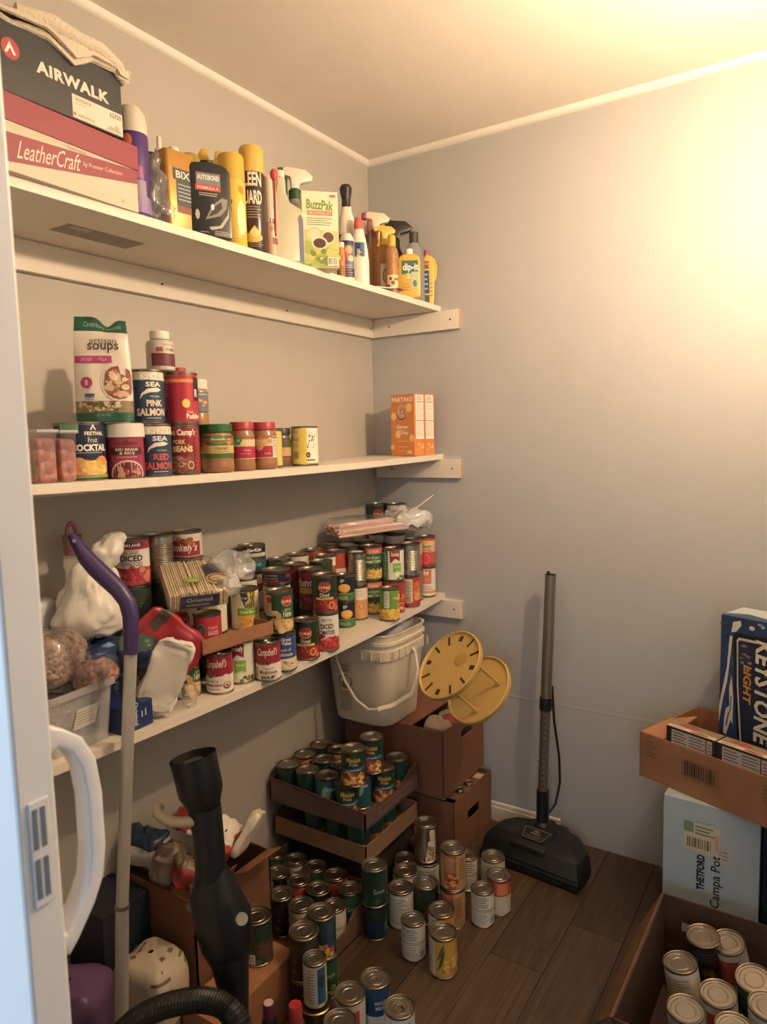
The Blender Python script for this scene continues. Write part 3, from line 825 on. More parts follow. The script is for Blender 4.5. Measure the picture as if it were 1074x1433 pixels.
kind('torn_floor', 'torn_label_can', 'can', R1, .116, None, draw=lambda p: p.poly([(-.15, .06), (.35, .05), (.75, .08), (.78, .5), (.72, .9), (.25, .93), (.2, .8), (.3, .66), (.05, .58), (.12, .45), (-.05, .3), (-.12, .2)], '#d8cdb8').blob(.1, .1, .6, .5, ['#b8803c', '#d09a4a', '#8a5a30'], 22, .12).rect(.35, .62, .7, .86, '#c9b48e'))
kind('brown_green', 'soup_can', 'can', R1, H1, '#2a3a30', (), lambda p: p.blob(-.2, .1, 1.0, .6, ['#5a4a34', '#3c5a40', '#6a3a34'], 24, .2).bars(-.9, .08, -.3, .3))
kind('carrot_can', 'vegetable_can', 'can', R1, H1, '#22403c', (), lambda p: p.blob(-.9, .08, .9, .42, ['#d88a34', '#c8642a', '#b84a34', '#d8b050', '#4a6a34'], 40, .2, 5).rect(.5, .3, 1.0, .9, '#2c4a66'))
kind('blue_pull', 'milk_can', 'can', .037, .105, '#1f4a78', ((0, .3, '#d8d4cc'),), lambda p: p.ell(-.3, .6, .55, .2, '#163a64').txt('WHOLE', .45, .62, .09, '#d0dce8', .8, .02).txt('MILK', .45, .5, .09, '#d0dce8', .6, .02), tab=True)
kind('white_pull', 'milk_can', 'can', .037, .10, '#d0ccc2', ((0, .5, '#39485a'),), lambda p: p.lines(-.8, .6, .6, .85, 4, '#5a5a58'), tab=True)
kind('tall_blue', 'milk_can', 'can', .029, .11, '#c2bca8', (), lambda p: p.rect(.1, .1, .9, .9, '#2f5a80').lines(-.7, .1, -.1, .9, 12, '#7a7464', .3).ell(.5, .6, .3, .15, '#1f4030'))
kind('dent_lid', 'soup_can', 'can', R1, H1, '#c9c2b2', (), lambda p: p.rect(-.6, .2, .6, .8, '#b8503a').lines(-1.3, .2, -.7, .8, 7, '#6a604c'))
kind('dark_b', 'vegetable_can', 'can', R1, .117, '#2b2622', (), d_dark)
kind('dark_c', 'vegetable_can', 'can', R1, .125, '#2b2622', (), d_dark)
kind('tall_green', 'vegetable_can', 'can', .039, .133, '#31483a', ((.0, .35, '#8a8468'),), d_dark)
kind('navy_floor', 'soup_can', 'can', R2, H2, '#1a2a4a', ((.6, 1, '#1c3428'),), lambda p: p.lines(-.2, .2, .9, .5, 4, '#8a98b0', .3))
kind('dkgreen_floor', 'vegetable_can', 'can', R1, H1, '#1d3a2c', (), lambda p: p.txt('Green', .5, .45, .12, '#b8c4a8', .9).blob(-.8, .08, .4, .3, ['#3a5a34', '#2a4a2c'], 16, .15))

# ================================================================== bottom shelf: cans
can_front('potato', 260, 980, 'green can picturing whole potatoes at the end of the front row, under the cardboard tray', turn=8)
can_front('campbell', 309, 973, 'red and white mushroom soup can under the cardboard tray', turn=-18)
can_front('stokely', 342, 958, 'pale can with a dark red pennant, between two red and white soup cans', turn=-14)
can_front('campbell2', 372, 955, 'red and white mushroom soup can with pull tab, beside a blue soup can', turn=-12)
can_front('blue_soup', 399, 941, 'blue and cream soup can tucked beside a red and white soup can', turn=-20)
can_front('diced', 430, 925, 'dark green diced tomato can standing alone on the shelf edge', turn=-4)
a = can_front('white_diced', 458, 912.5, 'white and red tomato can carrying a dark green can', turn=10)
put_can('diced', a.location.x-.001, a.location.y, a.location.z+H1, 'dark green diced tomato can stacked on a white tomato can', turn=-2)
a = can_front('mandarin', 484, 879, 'navy and green orange-segment can, lower of a stack of two', turn=-10)
put_can('mandarin', a.location.x+.001, a.location.y, a.location.z+.085, 'navy and green orange-segment can, upper of a stack of two', turn=-24)
a = can_front('peach', 498, 868, 'peach and white can under a bare ribbed can', turn=15)
t = put_can('bare_small', a.location.x, a.location.y, a.location.z+.113, 'bare ribbed steel can stacked on a peach-coloured can', turn=0)
part('torn_paper', MB().add([(-.022, -.012, .1138), (.012, -.024, .1145), (.026, .004, .1138), (-.008, .014, .1140)], [(0, 1, 2, 3)], WHITE), t, smooth=0)
a = can_front('corn', 519, 860, 'green and yellow sweet corn can, lower of its stack', turn=-12)
put_can('corn', a.location.x, a.location.y, a.location.z+.117, 'green and yellow sweet corn can, upper of its stack', turn=-8)
can_front('yellow_green', 546, 870, 'short lime and yellow fruit can on the shelf edge', turn=5)
put_can('red_fruit', .244, -.278, Z3(-.278), 'red sauce can hidden under a pale green-banded can', turn=-20)
put_can('stokely', .242, -.275, Z3(-.278)+.111, 'pale can with green side band stacked below the bag of sticks', turn=6)
a = put_can('nutrition_red', .262, -.19, Z3(-.19), 'orange-red can with cream nutrition panel on the shelf edge', turn=6)
put_can('bare', .262, -.188, Z3(-.19)+.111, 'bare ribbed steel can stacked on an orange-red can', turn=0)
put_can('bare_small', .238, -.112, Z3(-.112), 'bare steel can under a red pasta can near the end wall')
put_can('ravioli', .238, -.112, Z3(-.112)+.113, 'red pasta can on a bare can, beside an identical-looking pasta can', turn=-25)
put_can('orange_m', .252, -.040, Z3(-.04), 'white and orange can against the end wall, under a pasta can', turn=-3)
put_can('ravioli', .252, -.040, Z3(-.04)+.111, 'red pasta can stacked against the end wall on a white and orange can', turn=-4)
# the packed rows behind them, stacked two high
put_can('dark', .196, -.667, Z3(-.66), 'dark brown can under a maroon sauce can', turn=20)
put_can('hunts', .196, -.667, Z3(-.66)+.113, 'maroon sauce can with grey lettering in the middle of the crowded shelf', turn=-22)
put_can('dark_b', .116, -.643, Z3(-.64), 'dark brown can in the second row under another maroon sauce can', turn=80)
put_can('hunts', .116, -.643, Z3(-.64)+.117, 'maroon sauce can behind another maroon can, its name turned away', turn=-70)
put_can('dark', .150, -.555, Z3(-.55), 'dark can under a green can with a red oval badge', turn=50)
put_can('dm_dark', .150, -.555, Z3(-.55)+.113, 'dark green can with red oval badge behind the orange-segment cans', turn=-14)
rows = [(.042, -.285, 'cream_plain'), (.042, -.37, 'red_plain'), (.042, -.455, 'red_plain'), (.042, -.54, 'cream_plain'), (.041, -.625, 'green_plain'),
        (.092, -.222, 'green_plain'), (.118, -.33, 'green_plain'), (.118, -.412, 'red_plain'), (.085, -.492, 'cream_plain')]
lab = {'red_plain': 'red banded can lid-up in the packed rear rows', 'cream_plain': 'cream banded can lid-up in the packed rear rows', 'green_plain': 'green banded can lid-up in the packed rear rows'}
for x, y, k in rows:
    if (x, y) == (.085, -.492): x, y = .116, -.492
    z = Z3(y)
    put_can('dark_c' if x < .08 else 'dark_b', x, y, z, 'dark can on the shelf board, buried in the packed rear rows', 'buried cans of the bottom shelf', turn=30)
    put_can(k, x, y, z+(.125 if x < .08 else .117), lab[k], 'packed rear rows, '+k.split('_')[0]+' cans', turn=10)
# stacks in the far corner
for x, y, k, lb in ((.047, -.055, 'dm_dark', 'green topped can, highest in the corner stack behind the bag of sticks'), (.120, -.045, 'cream_plain', 'cream can, highest of the corner stack next to the end wall')):
    z = Z3(y)
    for i in range(2):
        put_can('cream_plain' if i else 'dark', x, y, z+.113*i, 'can low in the corner stack behind the bag of sticks', 'low corner cans')
    put_can(k, x, y, z+.226, lb, turn=0)
# fish cans at the back
z = Z3(-.77)
put_can('cream_plain', .062, -.775, z, 'can below the stack of fish tins by the side wall', 'cans below the fish tins')
put_can('cream_plain', .062, -.775, z+.113, 'can below the stack of fish tins by the side wall', 'cans below the fish tins')
put_can('tuna_teal', .062, -.775, z+.226, 'teal fish tin under a dark navy fish tin', turn=-10)
put_can('tuna', .062, -.775, z+.266, 'dark navy fish tin topping the stack by the side wall', turn=-14)
put_can('cream_plain', .168, -.79, z, 'can below the navy and red fish tin', turn=0)
put_can('white_text', .168, -.79, z+.113, 'wide white can under a navy and red fish tin', turn=-12)
put_can('tuna_navy', .168, -.79, z+.204, 'navy and red fish tin on a wide white can', turn=-6)
put_can('cream_plain', .100, -.845, z, 'can on the shelf board behind the cardboard tray', turn=0)
put_can('dm_cream', .100, -.850, z+.113, 'white can behind the cardboard tray', turn=60)
# cardboard tray and what stands in it
tz = .9145
tray = thing('cardboard_tray', 'shallow brown cardboard tray resting on the soup cans', 'tray', (.276, -1.180, tz), math.radians(-5.5))
cb = card('#9a6a44')
L, Wd, hh = .225, .20, .036
tm = MB().box((-Wd, 0, 0), (0, L, .003), cb)
part('tray_floor', tm, tray, smooth=0)
part('tray_wall', MB().prism([(0, 0), (L, 0), (L, hh*.95), (L*.8, hh), (L*.3, hh*1.02), (0, hh)], -.003, 0, lambda a, b, h: (h, a, b), cb), tray, smooth=0)
part('tray_wall', MB().box((-Wd, 0, 0), (-.003, .003, hh), cb), tray, smooth=0)
part('tray_wall', MB().box((-Wd, 0, 0), (-Wd+.003, L, hh), cb), tray, smooth=0)
part('tray_wall', MB().box((-Wd, L-.003, 0), (-.003, L, hh*.9), cb), tray, smooth=0)
tz += .0035
put_can('tomato_sauce', .228, -1.117, tz, 'short red tomato sauce can in the cardboard tray', turn=-14)
put_can('dm_cream', .130, -1.110, tz, 'cream can with red oval badge in the cardboard tray', turn=-8)
put_can('white_green', .150, -1.024, tz, 'white can with green rim band in the cardboard tray', turn=-15)
put_can('kroger', .190, -.945, tz-.0035, 'white can with green and yellow bands beside the cardboard tray corner', turn=-32)
put_can('potato', .277, -.905, tz-.008, 'green can picturing whole potatoes stacked above the soup cans', turn=-16)
put_can('dark', .190, -.945, Z3(-.94), 'dark can on the board under the white, green and yellow can', turn=0)
put_can('dark', .105, -1.03, Z3(-1.03), 'dark can supporting the rear of the cardboard tray', turn=0, group='cans under the cardboard tray')
put_can('dark', .100, -1.125, Z3(-1.12), 'dark can supporting the rear of the cardboard tray', turn=0, group='cans under the cardboard tray')
# tall stack against the side wall
for x, y, key, lb in ((.075, -1.205, 'kirkland', 'white and crimson organic diced tomato can by the side wall'), (.056, -1.110, 'bare', 'bare ribbed steel can between two tall-stacked labelled cans'), (.050, -1.010, 'stokelys', 'white and maroon bean can on the tall stack by the side wall')):
    z = Z3(y)
    for i in range(2):
        put_can('tall_green', x, y, z+.133*i, 'tall dark can under the stack by the side wall', 'cans under the tall stack', turn=40*i)
    put_can(key, x, y, z+.266, lb, turn=-6 if key == 'kirkland' else -22)

# ------------------------------------------------------------------ bags, packets and boxes on the bottom shelf
def noise3(p, f, seed):
    return noise.noise(Vector(p)*f+Vector((seed*7.3, seed*3.1, seed*1.7)))
def pillow(center, half, rot=(0, 0, 0), seed=1, amp=.012, freq=18, e=.55, m=None, mfn=None, nu=36, nv=20, taper=None):
    """crumpled closed bag: a super-ellipsoid with creases"""
    from mathutils import Euler
    R = Euler(rot).to_matrix()
    c = Vector(center)
    def sp(v, k): return math.copysign(abs(v)**k, v)
    mb = MB()
    def fn(u, v):
        a = 2*math.pi*u; b = math.pi*(v-.5)*.998
        p = Vector((half[0]*sp(math.cos(b), e)*sp(math.cos(a), e), half[1]*sp(math.cos(b), e)*sp(math.sin(a), e), half[2]*sp(math.sin(b), e)))
        if taper: p = taper(p)
        d = noise3(p, freq, seed)*amp+abs(noise3(p, freq*2.3, seed+4))*amp*.7
        n = Vector((p.x/half[0]**2, p.y/half[1]**2, p.z/half[2]**2)).normalized()
        if u in (0, 1): pass
        return c+R@(p+n*d)
    mb.grid(fn, nu, nv, m, mfn)
    return mb
# white plastic bag
wb = thing('plastic_bag', 'crumpled white plastic bag slumped behind the purple-handled pole', 'bag')
def wt(p):
    k = (p.z+.085)/.17
    p.x *= 1-.62*max(0, k)**1.3; p.y *= 1-.55*max(0, k)**1.3
    p.y += .03*max(0, k-.3); return p
WC = P(140, 850, .985)
part('bag_body', pillow((.165, -1.385, 1.085), (.066, .085, .085), (0, 0, .5), 3, .020, 16, .7, mat('#dcd8d0', .4, 0, 'bag', .05, 20), nu=60, nv=36, taper=wt), wb, smooth=70)
part('bag_top', pillow((.160, -1.335, 1.180), (.030, .048, .026), (.4, .3, .6), 8, .016, 26, .7, mat('#dcd8d0', .4, 0, 'bag', .05, 20), nu=40, nv=24), wb, smooth=70)
# pink cup with a raised straw hoop behind the bag
pk = thing('pink_cup', 'pink plastic cup with a looped handle behind the white bag', 'cup', (.045, -1.345, 1.165))
part('cup_body', MB().lathe([(0, 0), (.018, 0), (.022, .045), (.020, .045), (.017, .004), (0, .004)], plastic('#9c6478', .4)), pk)
part('loop_handle', MB().tube([(0, -.010*math.cos(a*math.pi/8)*1.2, .045+.028*math.sin(a*math.pi/8)) for a in range(9)], .005, plastic('#9c6478', .4), 8), pk)
# what the bag and the packets stand on: blue bags and boxes
bluem = mat('#1c3566', .3, 0, 'film_print', .2, 25)
bb = thing('snack_bag', 'shiny dark blue snack bag under the white plastic bag', 'bag')
part('bag_body', pillow((.185, -1.405, .950), (.058, .060, .040), (0, 0, .2), 5, .014, 22, .55, bluem, mfn=lambda u, v: bluem if (int(u*36)+int(v*9)) % 7 else mat('#7f97ad', .3, 0, 'film_print', .2, 25), nu=54, nv=28), bb, smooth=60)
b2 = thing('snack_bag', 'dark blue and green snack bag beside the purple handle', 'bag')
part('bag_body', pillow((.232, -1.335, .962), (.040, .040, .030), (.2, .1, .7), 6, .012, 24, .55, mat('#24304e', .3, 0, 'film_print', .2, 25), mfn=lambda u, v: mat('#3f5a4a', .35, 0, 'film_print', .2, 25) if v > .62 else mat('#1f2e52', .3, 0, 'film_print', .2, 25), nu=44, nv=24), b2, smooth=60)
def carton(name, label, cat, loc, rot, size, m, prints=(), group=None, bev=.0012, sub='carton'):
    """closed carton at loc (near-left bottom corner), local x right, y deep, z up; prints: (face, draw)"""
    t = thing(name, label, cat, loc, rot, group)
    sx, sy, sz = size
    part(sub, MB().box((0, 0, 0), (sx, sy, sz), m), t, smooth=0, bev=bev)
    for f, d in prints:
        p = PR(); d(p)
        fn = {'f': plane((0, 0, 0), (1, 0, 0), (0, 0, 1)), 'r': plane((sx, 0, 0), (0, 1, 0), (0, 0, 1)), 'l': plane((0, sy, 0), (0, -1, 0), (0, 0, 1)), 't': plane((0, 0, sz), (1, 0, 0), (0, 1, 0)), 'b': plane((sx, sy, 0), (-1, 0, 0), (0, 0, 1)), 'u': plane((0, sy, 0), (1, 0, 0), (0, -1, 0))}[f]
        part('print', p.build(fn, maxe=0), t, smooth=0, fix=False)
    return t
navy = mat('#1d3266', .4, 0, 'carton', .06, 30)
z3 = Z3(-1.32)
def d_bx(p):
    p.rect(.0, .0, .022, .045, '#c9c4b4').lines(.003, .004, .019, .041, 7, '#6a665c')
def d_bxr(p):
    p.txt('Original', .035, .036, .011, '#d4dae6', .05, .01, 0, -1.57).lines(.05, .012, .054, .05, 1, '#b8c2d6').lines(.06, .01, .064, .055, 1, '#b8c2d6')
carton('pasta_box', 'small navy blue carton lying at the shelf edge behind the pole', 'box', (.204, -1.425, Z3(-1.38)), math.radians(4), (.084, .082, .056), navy, (('f', d_bx), ('r', d_bxr)))
carton('pasta_box', 'navy blue carton standing upright behind the pole', 'box', (.128, -1.425, Z3(-1.38)), math.radians(4), (.070, .110, .103), navy, (('r', lambda p: p.txt('Barilla', .06, .06, .012, '#8fa0c4', .05, 0, 0, 1.57)),))
# white pouch and red packet
red_m = mat('#a3202f', .32, 0, 'film_print', .15, 25)
rp = thing('snack_bag', 'red foil snack bag leaning between the pole and the potato can', 'bag')
part('bag_body', pillow((.218, -1.232, .955), (.014, .055, .085), (.75, .0, -.62), 9, .010, 24, .5, red_m, mfn=lambda u, v: mat('#4a3a34', .3, 0, 'film_print', .3, 60) if (.55 < v < .7 and u < .5) else red_m, nu=44, nv=30), rp, smooth=60)
wp = thing('paper_pouch', 'white paper pouch hanging crumpled over the shelf edge', 'bag')
part('pouch_body', pillow((.285, -1.300, .905), (.010, .043, .080), (-.34, .05, -.68), 12, .014, 22, .35, mat('#d9d2c6', .55, 0, 'paper', .06, 30), nu=44, nv=36), wp, smooth=50)
cw = thing('clear_wrapper', 'scrap of clear cellophane on the shelf beside the potato can', 'wrapper')
part('film', pillow((.272, -1.222, Z3(-1.22)+.026), (.010, .024, .024), (.3, 0, .4), 4, .012, 40, .6, film('#d8d8d8', .1, .1), nu=26, nv=18), cw, smooth=50)
# clear bin with bags of dry beans
zb = Z3(-1.50)
bn = thing('storage_bin', 'clear plastic storage bin holding bags of dry beans', 'bin', (.130, -1.575, zb), math.radians(4))
bn.scale = (1, .86, 1)
clr = film('#ffffff', .26, .10)
def tub(mb, x0, x1, y0, y1, h, m, flare=.010, t=.002):
    a = [(x0, y0), (x1, y0), (x1, y1), (x0, y1)]
    b = [(x0-flare, y0-flare), (x1+flare, y0-flare), (x1+flare, y1+flare), (x0-flare, y1+flare)]
    V = [(x, y, 0) for x, y in a]+[(x, y, h) for x, y in b]
    return mb.add(V, [(3, 2, 1, 0)]+[(i, (i+1) % 4, 4+(i+1) % 4, 4+i) for i in range(4)], m)
part('bin_wall', tub(MB(), 0, .145, 0, .145, .118, clr), bn, smooth=0, thick=.0022)
rim = MB()
for a, b in (((-.016, -.016), (.161, -.010)), ((-.016, .155), (.161, .161)), ((-.016, -.010), (-.010, .155)), ((.155, -.010), (.161, .155))):
    rim.box((a[0], a[1], .113), (b[0], b[1], .126), mat('#b9bcc0', .3, 0, 'film', .45))
part('bin_rim', rim, bn, smooth=0)
pl = PR(); pl.rect(.045, .045, .105, .085, '#cfc9c2', .012).lines(.055, .052, .108, .08, 5, '#9a938c')
part('paper_tag', pl.build(plane((.1468, 0, 0), (-.0, 1, 0), (.085, 0, 1)), maxe=0), bn, smooth=0, fix=False)
beanm = mat('#b09080', .5, 0, 'beans', .40, 110)
for i, (c, h, lb) in enumerate((((.185, -1.505, .985), (.062, .075, .055), 'clear bag of brown dry beans heaped in the plastic bin'), ((.245, -1.445, .945), (.035, .045, .034), 'small clear bag of reddish nuts at the bin corner'), ((.205, -1.512, .872), (.050, .042, .044), 'pale bag filling the lower part of the plastic bin'))):
    g = thing('bean_bag', lb, 'bag')
    part('beans', pillow(c, [k*.95 for k in h], (0, 0, .4), 20+i, .008, 30, .7, beanm if i != 1 else mat('#a4746a', .5, 0, 'beans', .45, 85), nu=36, nv=20), g, smooth=60)
    part('film', pillow((c[0], c[1], c[2]+.004), [k*1.06 for k in h], (0, 0, .4), 30+i, .010, 26, .7, film('#e6e6e6', .06, .12), nu=36, nv=20), g, smooth=50)
wt2 = thing('paper_packet', 'white paper packet behind the bags of beans', 'packet')
part('packet', pillow((.09, -1.485, 1.035), (.03, .055, .05), (.2, 0, .3), 15, .010, 24, .45, mat('#cfd2d4', .5, 0, 'paper', .06, 30), nu=32, nv=20), wt2, smooth=50)
# packet of dry noodles in cellophane lying on the cans
nd = thing('noodle_packet', 'cellophane packet of dry noodles lying across the cans in the tray', 'packet', (.176, -1.112, 1.048), (0, .30, math.radians(-33)))
ndm = mat('#dcc6a0', .6, 0, 'noodle', .2, 90, .6)
rn = random.Random(3)
nms = [ndm, mat('#cdb48c', .6, 0, 'noodle', .2, 90, .6), mat('#e4d2b0', .6, 0, 'noodle', .2, 90, .6)]
for i in range(26):
    y = -.066+.132*i/25
    nw = MB().box((-.086+rn.uniform(-.004, .004), y-.0022, .0005), (.086+rn.uniform(-.004, .004), y+.0022, .040+rn.uniform(-.004, .003)), nms[i % 3])
    part('noodle_slab', nw, nd, smooth=0, bev=.0012)
pl = PR()
pl.rect(-.078, -.05, -.03, .02, '#23304e').ell(-.055, .03, .028, .028, '#d8bc84').ell(-.055, .03, .024, .024, '#7a5a34').ell(-.055, .03, .018, .018, '#d6b67a').txt('Ramen', -.055, .03, .012, '#6a4a28', .03)
pl.ell(.005, .028, .022, .014, '#8fae4a').txt('NEW', .005, .028, .010, '#e6edcf', .025).lines(-.01, .048, .05, .06, 2, '#7a5c40')
part('top_print', pl.build(plane((0, 0, .0445), (0, -1, 0), (1, 0, 0)), maxe=0), nd, smooth=0, fix=False)
pl = PR(); pl.rect(-.045, .004, .045, .036, '#1f2a4c').txt('Oriental', 0, .024, .010, '#d8cdb4', .06).lines(-.03, .008, .03, .014, 1, '#b8b09c')
part('side_print', pl.build(plane((.0925, 0, 0), (0, 1, 0), (0, 0, 1)), maxe=0), nd, smooth=0, fix=False)
part('film', pillow((0, 0, .024), (.096, .078, .028), (0, 0, 0), 2, .006, 30, .4, film('#ffffff', .03, .18), nu=44, nv=20), nd, smooth=50)
part('film_end', pillow((-.03, .105, .040), (.05, .050, .018), (0, .2, .3), 6, .018, 34, .5, film('#ffffff', .30, .14), nu=36, nv=20), nd, smooth=50)
part('film_end', pillow((.055, .078, .034), (.026, .026, .018), (0, .2, .3), 9, .012, 44, .5, film('#fff0da', .5, .15), nu=30, nv=18), nd, smooth=50)
# bag of wooden sticks
sb = thing('stick_bundle', 'clear bag bundling pale pink-brown sticks on top of the cans', 'sticks')
A = Vector((.078, -.390, 1.095)); B = Vector((.212, -.138, 1.107))
ax = (B-A).normalized(); sd = Vector((-ax.y, ax.x, 0)).normalized()
sm = [mat('#dbb6a6', .6, 0, 'stick', .15, 60), mat('#cc9f8f', .6, 0, 'stick', .15, 60), mat('#e6cbbd', .6, 0, 'stick', .15, 60)]
rn = random.Random(8)
for i in range(17):
    for j in range(4):
        if j == 3 and not 3 < i < 14: continue
        o = sd*((i-8)*.0078+rn.uniform(-.0015, .0015))+Vector((0, 0, j*.0085+rn.uniform(-.001, .001)-abs(i-8)*.0006))
        e = rn.uniform(-.012, .012)
        part('stick', MB().tube([A+o+ax*e, A+o+ax*(.27+e)], .0042, sm[(i+j) % 3], 6), sb, smooth=60)
part('film', pillow((A+B)/2+Vector((0, 0, .016))+ax*.0, (.15, .075, .026), (0, .04, math.atan2(ax.y, ax.x)), 5, .006, 22, .45, film('#ffffff', .10, .2), nu=48, nv=22), sb, smooth=50)
part('film_end', pillow(B+ax*.005+Vector((0, 0, .016)), (.060, .074, .028), (0, .0, math.atan2(ax.y, ax.x)), 7, .022, 30, .55, film('#ffffff', .62, .16), nu=48, nv=26), sb, smooth=40)
part('film_end', pillow(B+ax*.055+sd*.0+Vector((0, 0, .014)), (.032, .062, .022), (0, .0, math.atan2(ax.y, ax.x)), 17, .022, 34, .55, film('#ffffff', .45, .16), nu=40, nv=22), sb, smooth=40)
part('loose_stick', MB().tube([B+ax*.01+Vector((0, 0, .03)), B+ax*.095+Vector((.03, 0, .095))], .0022, mat('#d8cfc6', .5), 6), sb, smooth=60)

# ================================================================== middle shelf
def col_at(px, x, z):
    # the place on the line x=const at height z that shows in column px
    lo, hi = -1.95, -.02
    for _ in range(50):
        m = (lo+hi)/2
        q = Vector((x, m, z))-CAM
        if 537+FPX*q.dot(rt)/q.dot(fw) < px: lo = m
        else: hi = m
    return Vector((x, lo, z))
def can2(key, px, x, label, turn=0):
    q = col_at(px, x, 1.34)
    return put_can(key, q.x, q.y, Z2(q.y), label, None, turn)
can2('festival', 122, .225, 'navy fruit cocktail can with green price sticker under the soup bag', turn=9)
can2('beans_rice', 174, .252, 'magenta red beans and rice container with a white lid', turn=-4)
a = can2('red_salmon', 217, .255, 'blue salmon can with red lettering', turn=7)
put_can('pink_salmon', a.location.x-.004, a.location.y-.006, a.location.z+.115, 'blue salmon can with pink lettering, stacked above the red-lettered one', turn=9)
b = can2('van_camp', 259, .255, 'dark red pork and beans can with a red can on top', turn=6)
put_can('pudding', b.location.x, b.location.y, b.location.z+.114, 'bright red pudding can stacked on the pork and beans', turn=-14)
can2('yellow_can', 419, .225, 'pale yellow fruit can at the end of the jar row', turn=-6)
can2('yellow_thin', 384, .205, 'yellow can half hidden behind a red-lidded jar', turn=-10)
# supplement bottle
sb_ = thing('pill_bottle', 'white pill bottle with maroon label on top of the salmon cans', 'bottle', (a.location.x-.012+.010, a.location.y+.035, a.location.z+.230))
sb_.scale = (.92, .92, .80)
sb_.rotation_euler = (0, 0, face(a.location.x, a.location.y))
part('bottle_body', MB().lathe([(0, 0), (.030, 0), (.033, .003), (.033, .072), (.030, .080), (.020, .085), (.020, .088), (0, .088)], plastic('#b9b2a6', .4)), sb_)
part('cap', MB().lathe([(0, .086), (.0225, .086), (.0228, .106), (.021, .108), (0, .108)], plastic('#dcd6cc', .45), 36), sb_)
p = PR(); p.rect(-.022, .012, .05, .046, '#6a2638').rect(-.010, .050, .006, .062, '#96474a').txt('VITAMIN', .025, .056, .007, '#6a625a', .026, .01).lines(.008, .066, .045, .072, 1, '#9a9284')
part('label_print', p.build(cyl(.0332)), sb_, smooth=0, fix=False)
# peanut butter jars
def jar(label, px, py, r, h, lid, bandz, col, draw, cont='#9a6a45', turn=0, z=None, lidh=.019, name='peanut_butter_jar'):
    q = col_at(px, py, 1.34); z = Z2(q.y)
    t = thing(name, label, 'jar', (q.x, q.y, z), face(q.x, q.y)+math.radians(turn))
    ROUND.append([t, r, h])
    hb = h-lidh
    part('jar_body', MB().lathe([(0, 0), (r*.82, 0), (r*.96, .004), (r, .012), (r, .020), (r*.975, .024), (r*.975, hb-.026), (r, hb-.022), (r*.98, hb-.012), (r*.86, hb-.002), (r*.84, hb), (0, hb)], mat(cont, .25, 0, 'peanut', .08, 40, 0, .4), 36), t, smooth=50)
    part('lid', MB().lathe([(0, h), (r*.90, h), (r*.935, h-.002), (r*.94, h-lidh), (0, h-lidh)], plastic(lid, .4), 44, lobes=lambda p, a: Vector((p.x*(1+.006*math.cos(22*a*2)), p.y*(1+.006*math.cos(22*a*2)), p.z))), t, smooth=30)
    p = PR(r, h); draw(p)
    part('label', MB().lathe([(r*.985, bandz[0]), (r*.985, bandz[1])], mat(col, .4), 40), t)
    part('label_print', p.build(cyl(r*.985)), t, smooth=0, fix=False)
    return t
def d_pb1(p):
    p.rect(-2.6, .40, 2.6, .56, '#c9ae68').ell(.25, .68, .5, .10, '#5f8a44').txt('Homade', .25, .68, .08, '#ece4cc', .8, .02).txt('CREAMY', .45, .50, .05, '#6a4a24', .9, .02).txt('Peanut Butter', .5, .44, .035, '#6a4a24', .9).ell(-.7, .60, .25, .08, '#b8663a').ell(-.55, .52, .22, .07, '#d09a5c').ell(.95, .64, .22, .07, '#c98a5a')
jb = jar('wide peanut butter jar with a green lid', 305, .252, .041, .116, '#1f5a30', (.035, .088), '#3c6a2c', d_pb1, turn=-8)
def d_pb2(p):
    p.rect(-2.6, .26, 2.6, .50, '#b01c44').ell(-.35, .62, .3, .09, '#3f8a58').txt('GV', -.35, .62, .06, '#dfe8d0', .3, .02).txt('Creamy', .35, .42, .05, '#ecd0cc', .6).lines(-.2, .34, .8, .37, 1, '#e8c0c4').ell(.3, .56, .5, .06, '#d9c590')
jar('small peanut butter jar with a red lid, next to the green-lidded jar', 341, .255, .0315, .122, '#b0263c', (.030, .088), '#d4c294', d_pb2, turn=2)
def d_pb3(p):
    p.rect(-2.6, .26, .75, .50, '#b01c44').ell(-.35, .5, .35, .10, '#d0a078').ell(.1, .6, .3, .08, '#c89a5c').txt('Crunchy', .3, .34, .045, '#ecd0cc', .5).rect(.75, .25, 1.6, .70, '#ded8cc').lines(.8, .28, 1.5, .68, 9, '#5a5248', .3).blob(-.5, .55, .6, .68, ['#c08a4c', '#d8b27a'], 8, .14)
jar('small peanut butter jar with a red lid, at the end next to the yellow can', 371, .253, .0335, .122, '#b0263c', (.030, .088), '#d4c294', d_pb3, turn=-2)
jar('slim relish jar with a dark lid between the yellow cans', 397, .205, .030, .108, '#2e2c30', (.030, .080), '#3f5244', lambda p: p.rect(-2, .28, 2, .5, '#b89a68').txt('A', 0, .78, .08, '#d0d0c8', .2).rect(-2, .14, 2, .22, '#a03848'), cont='#6a5034', name='relish_jar')
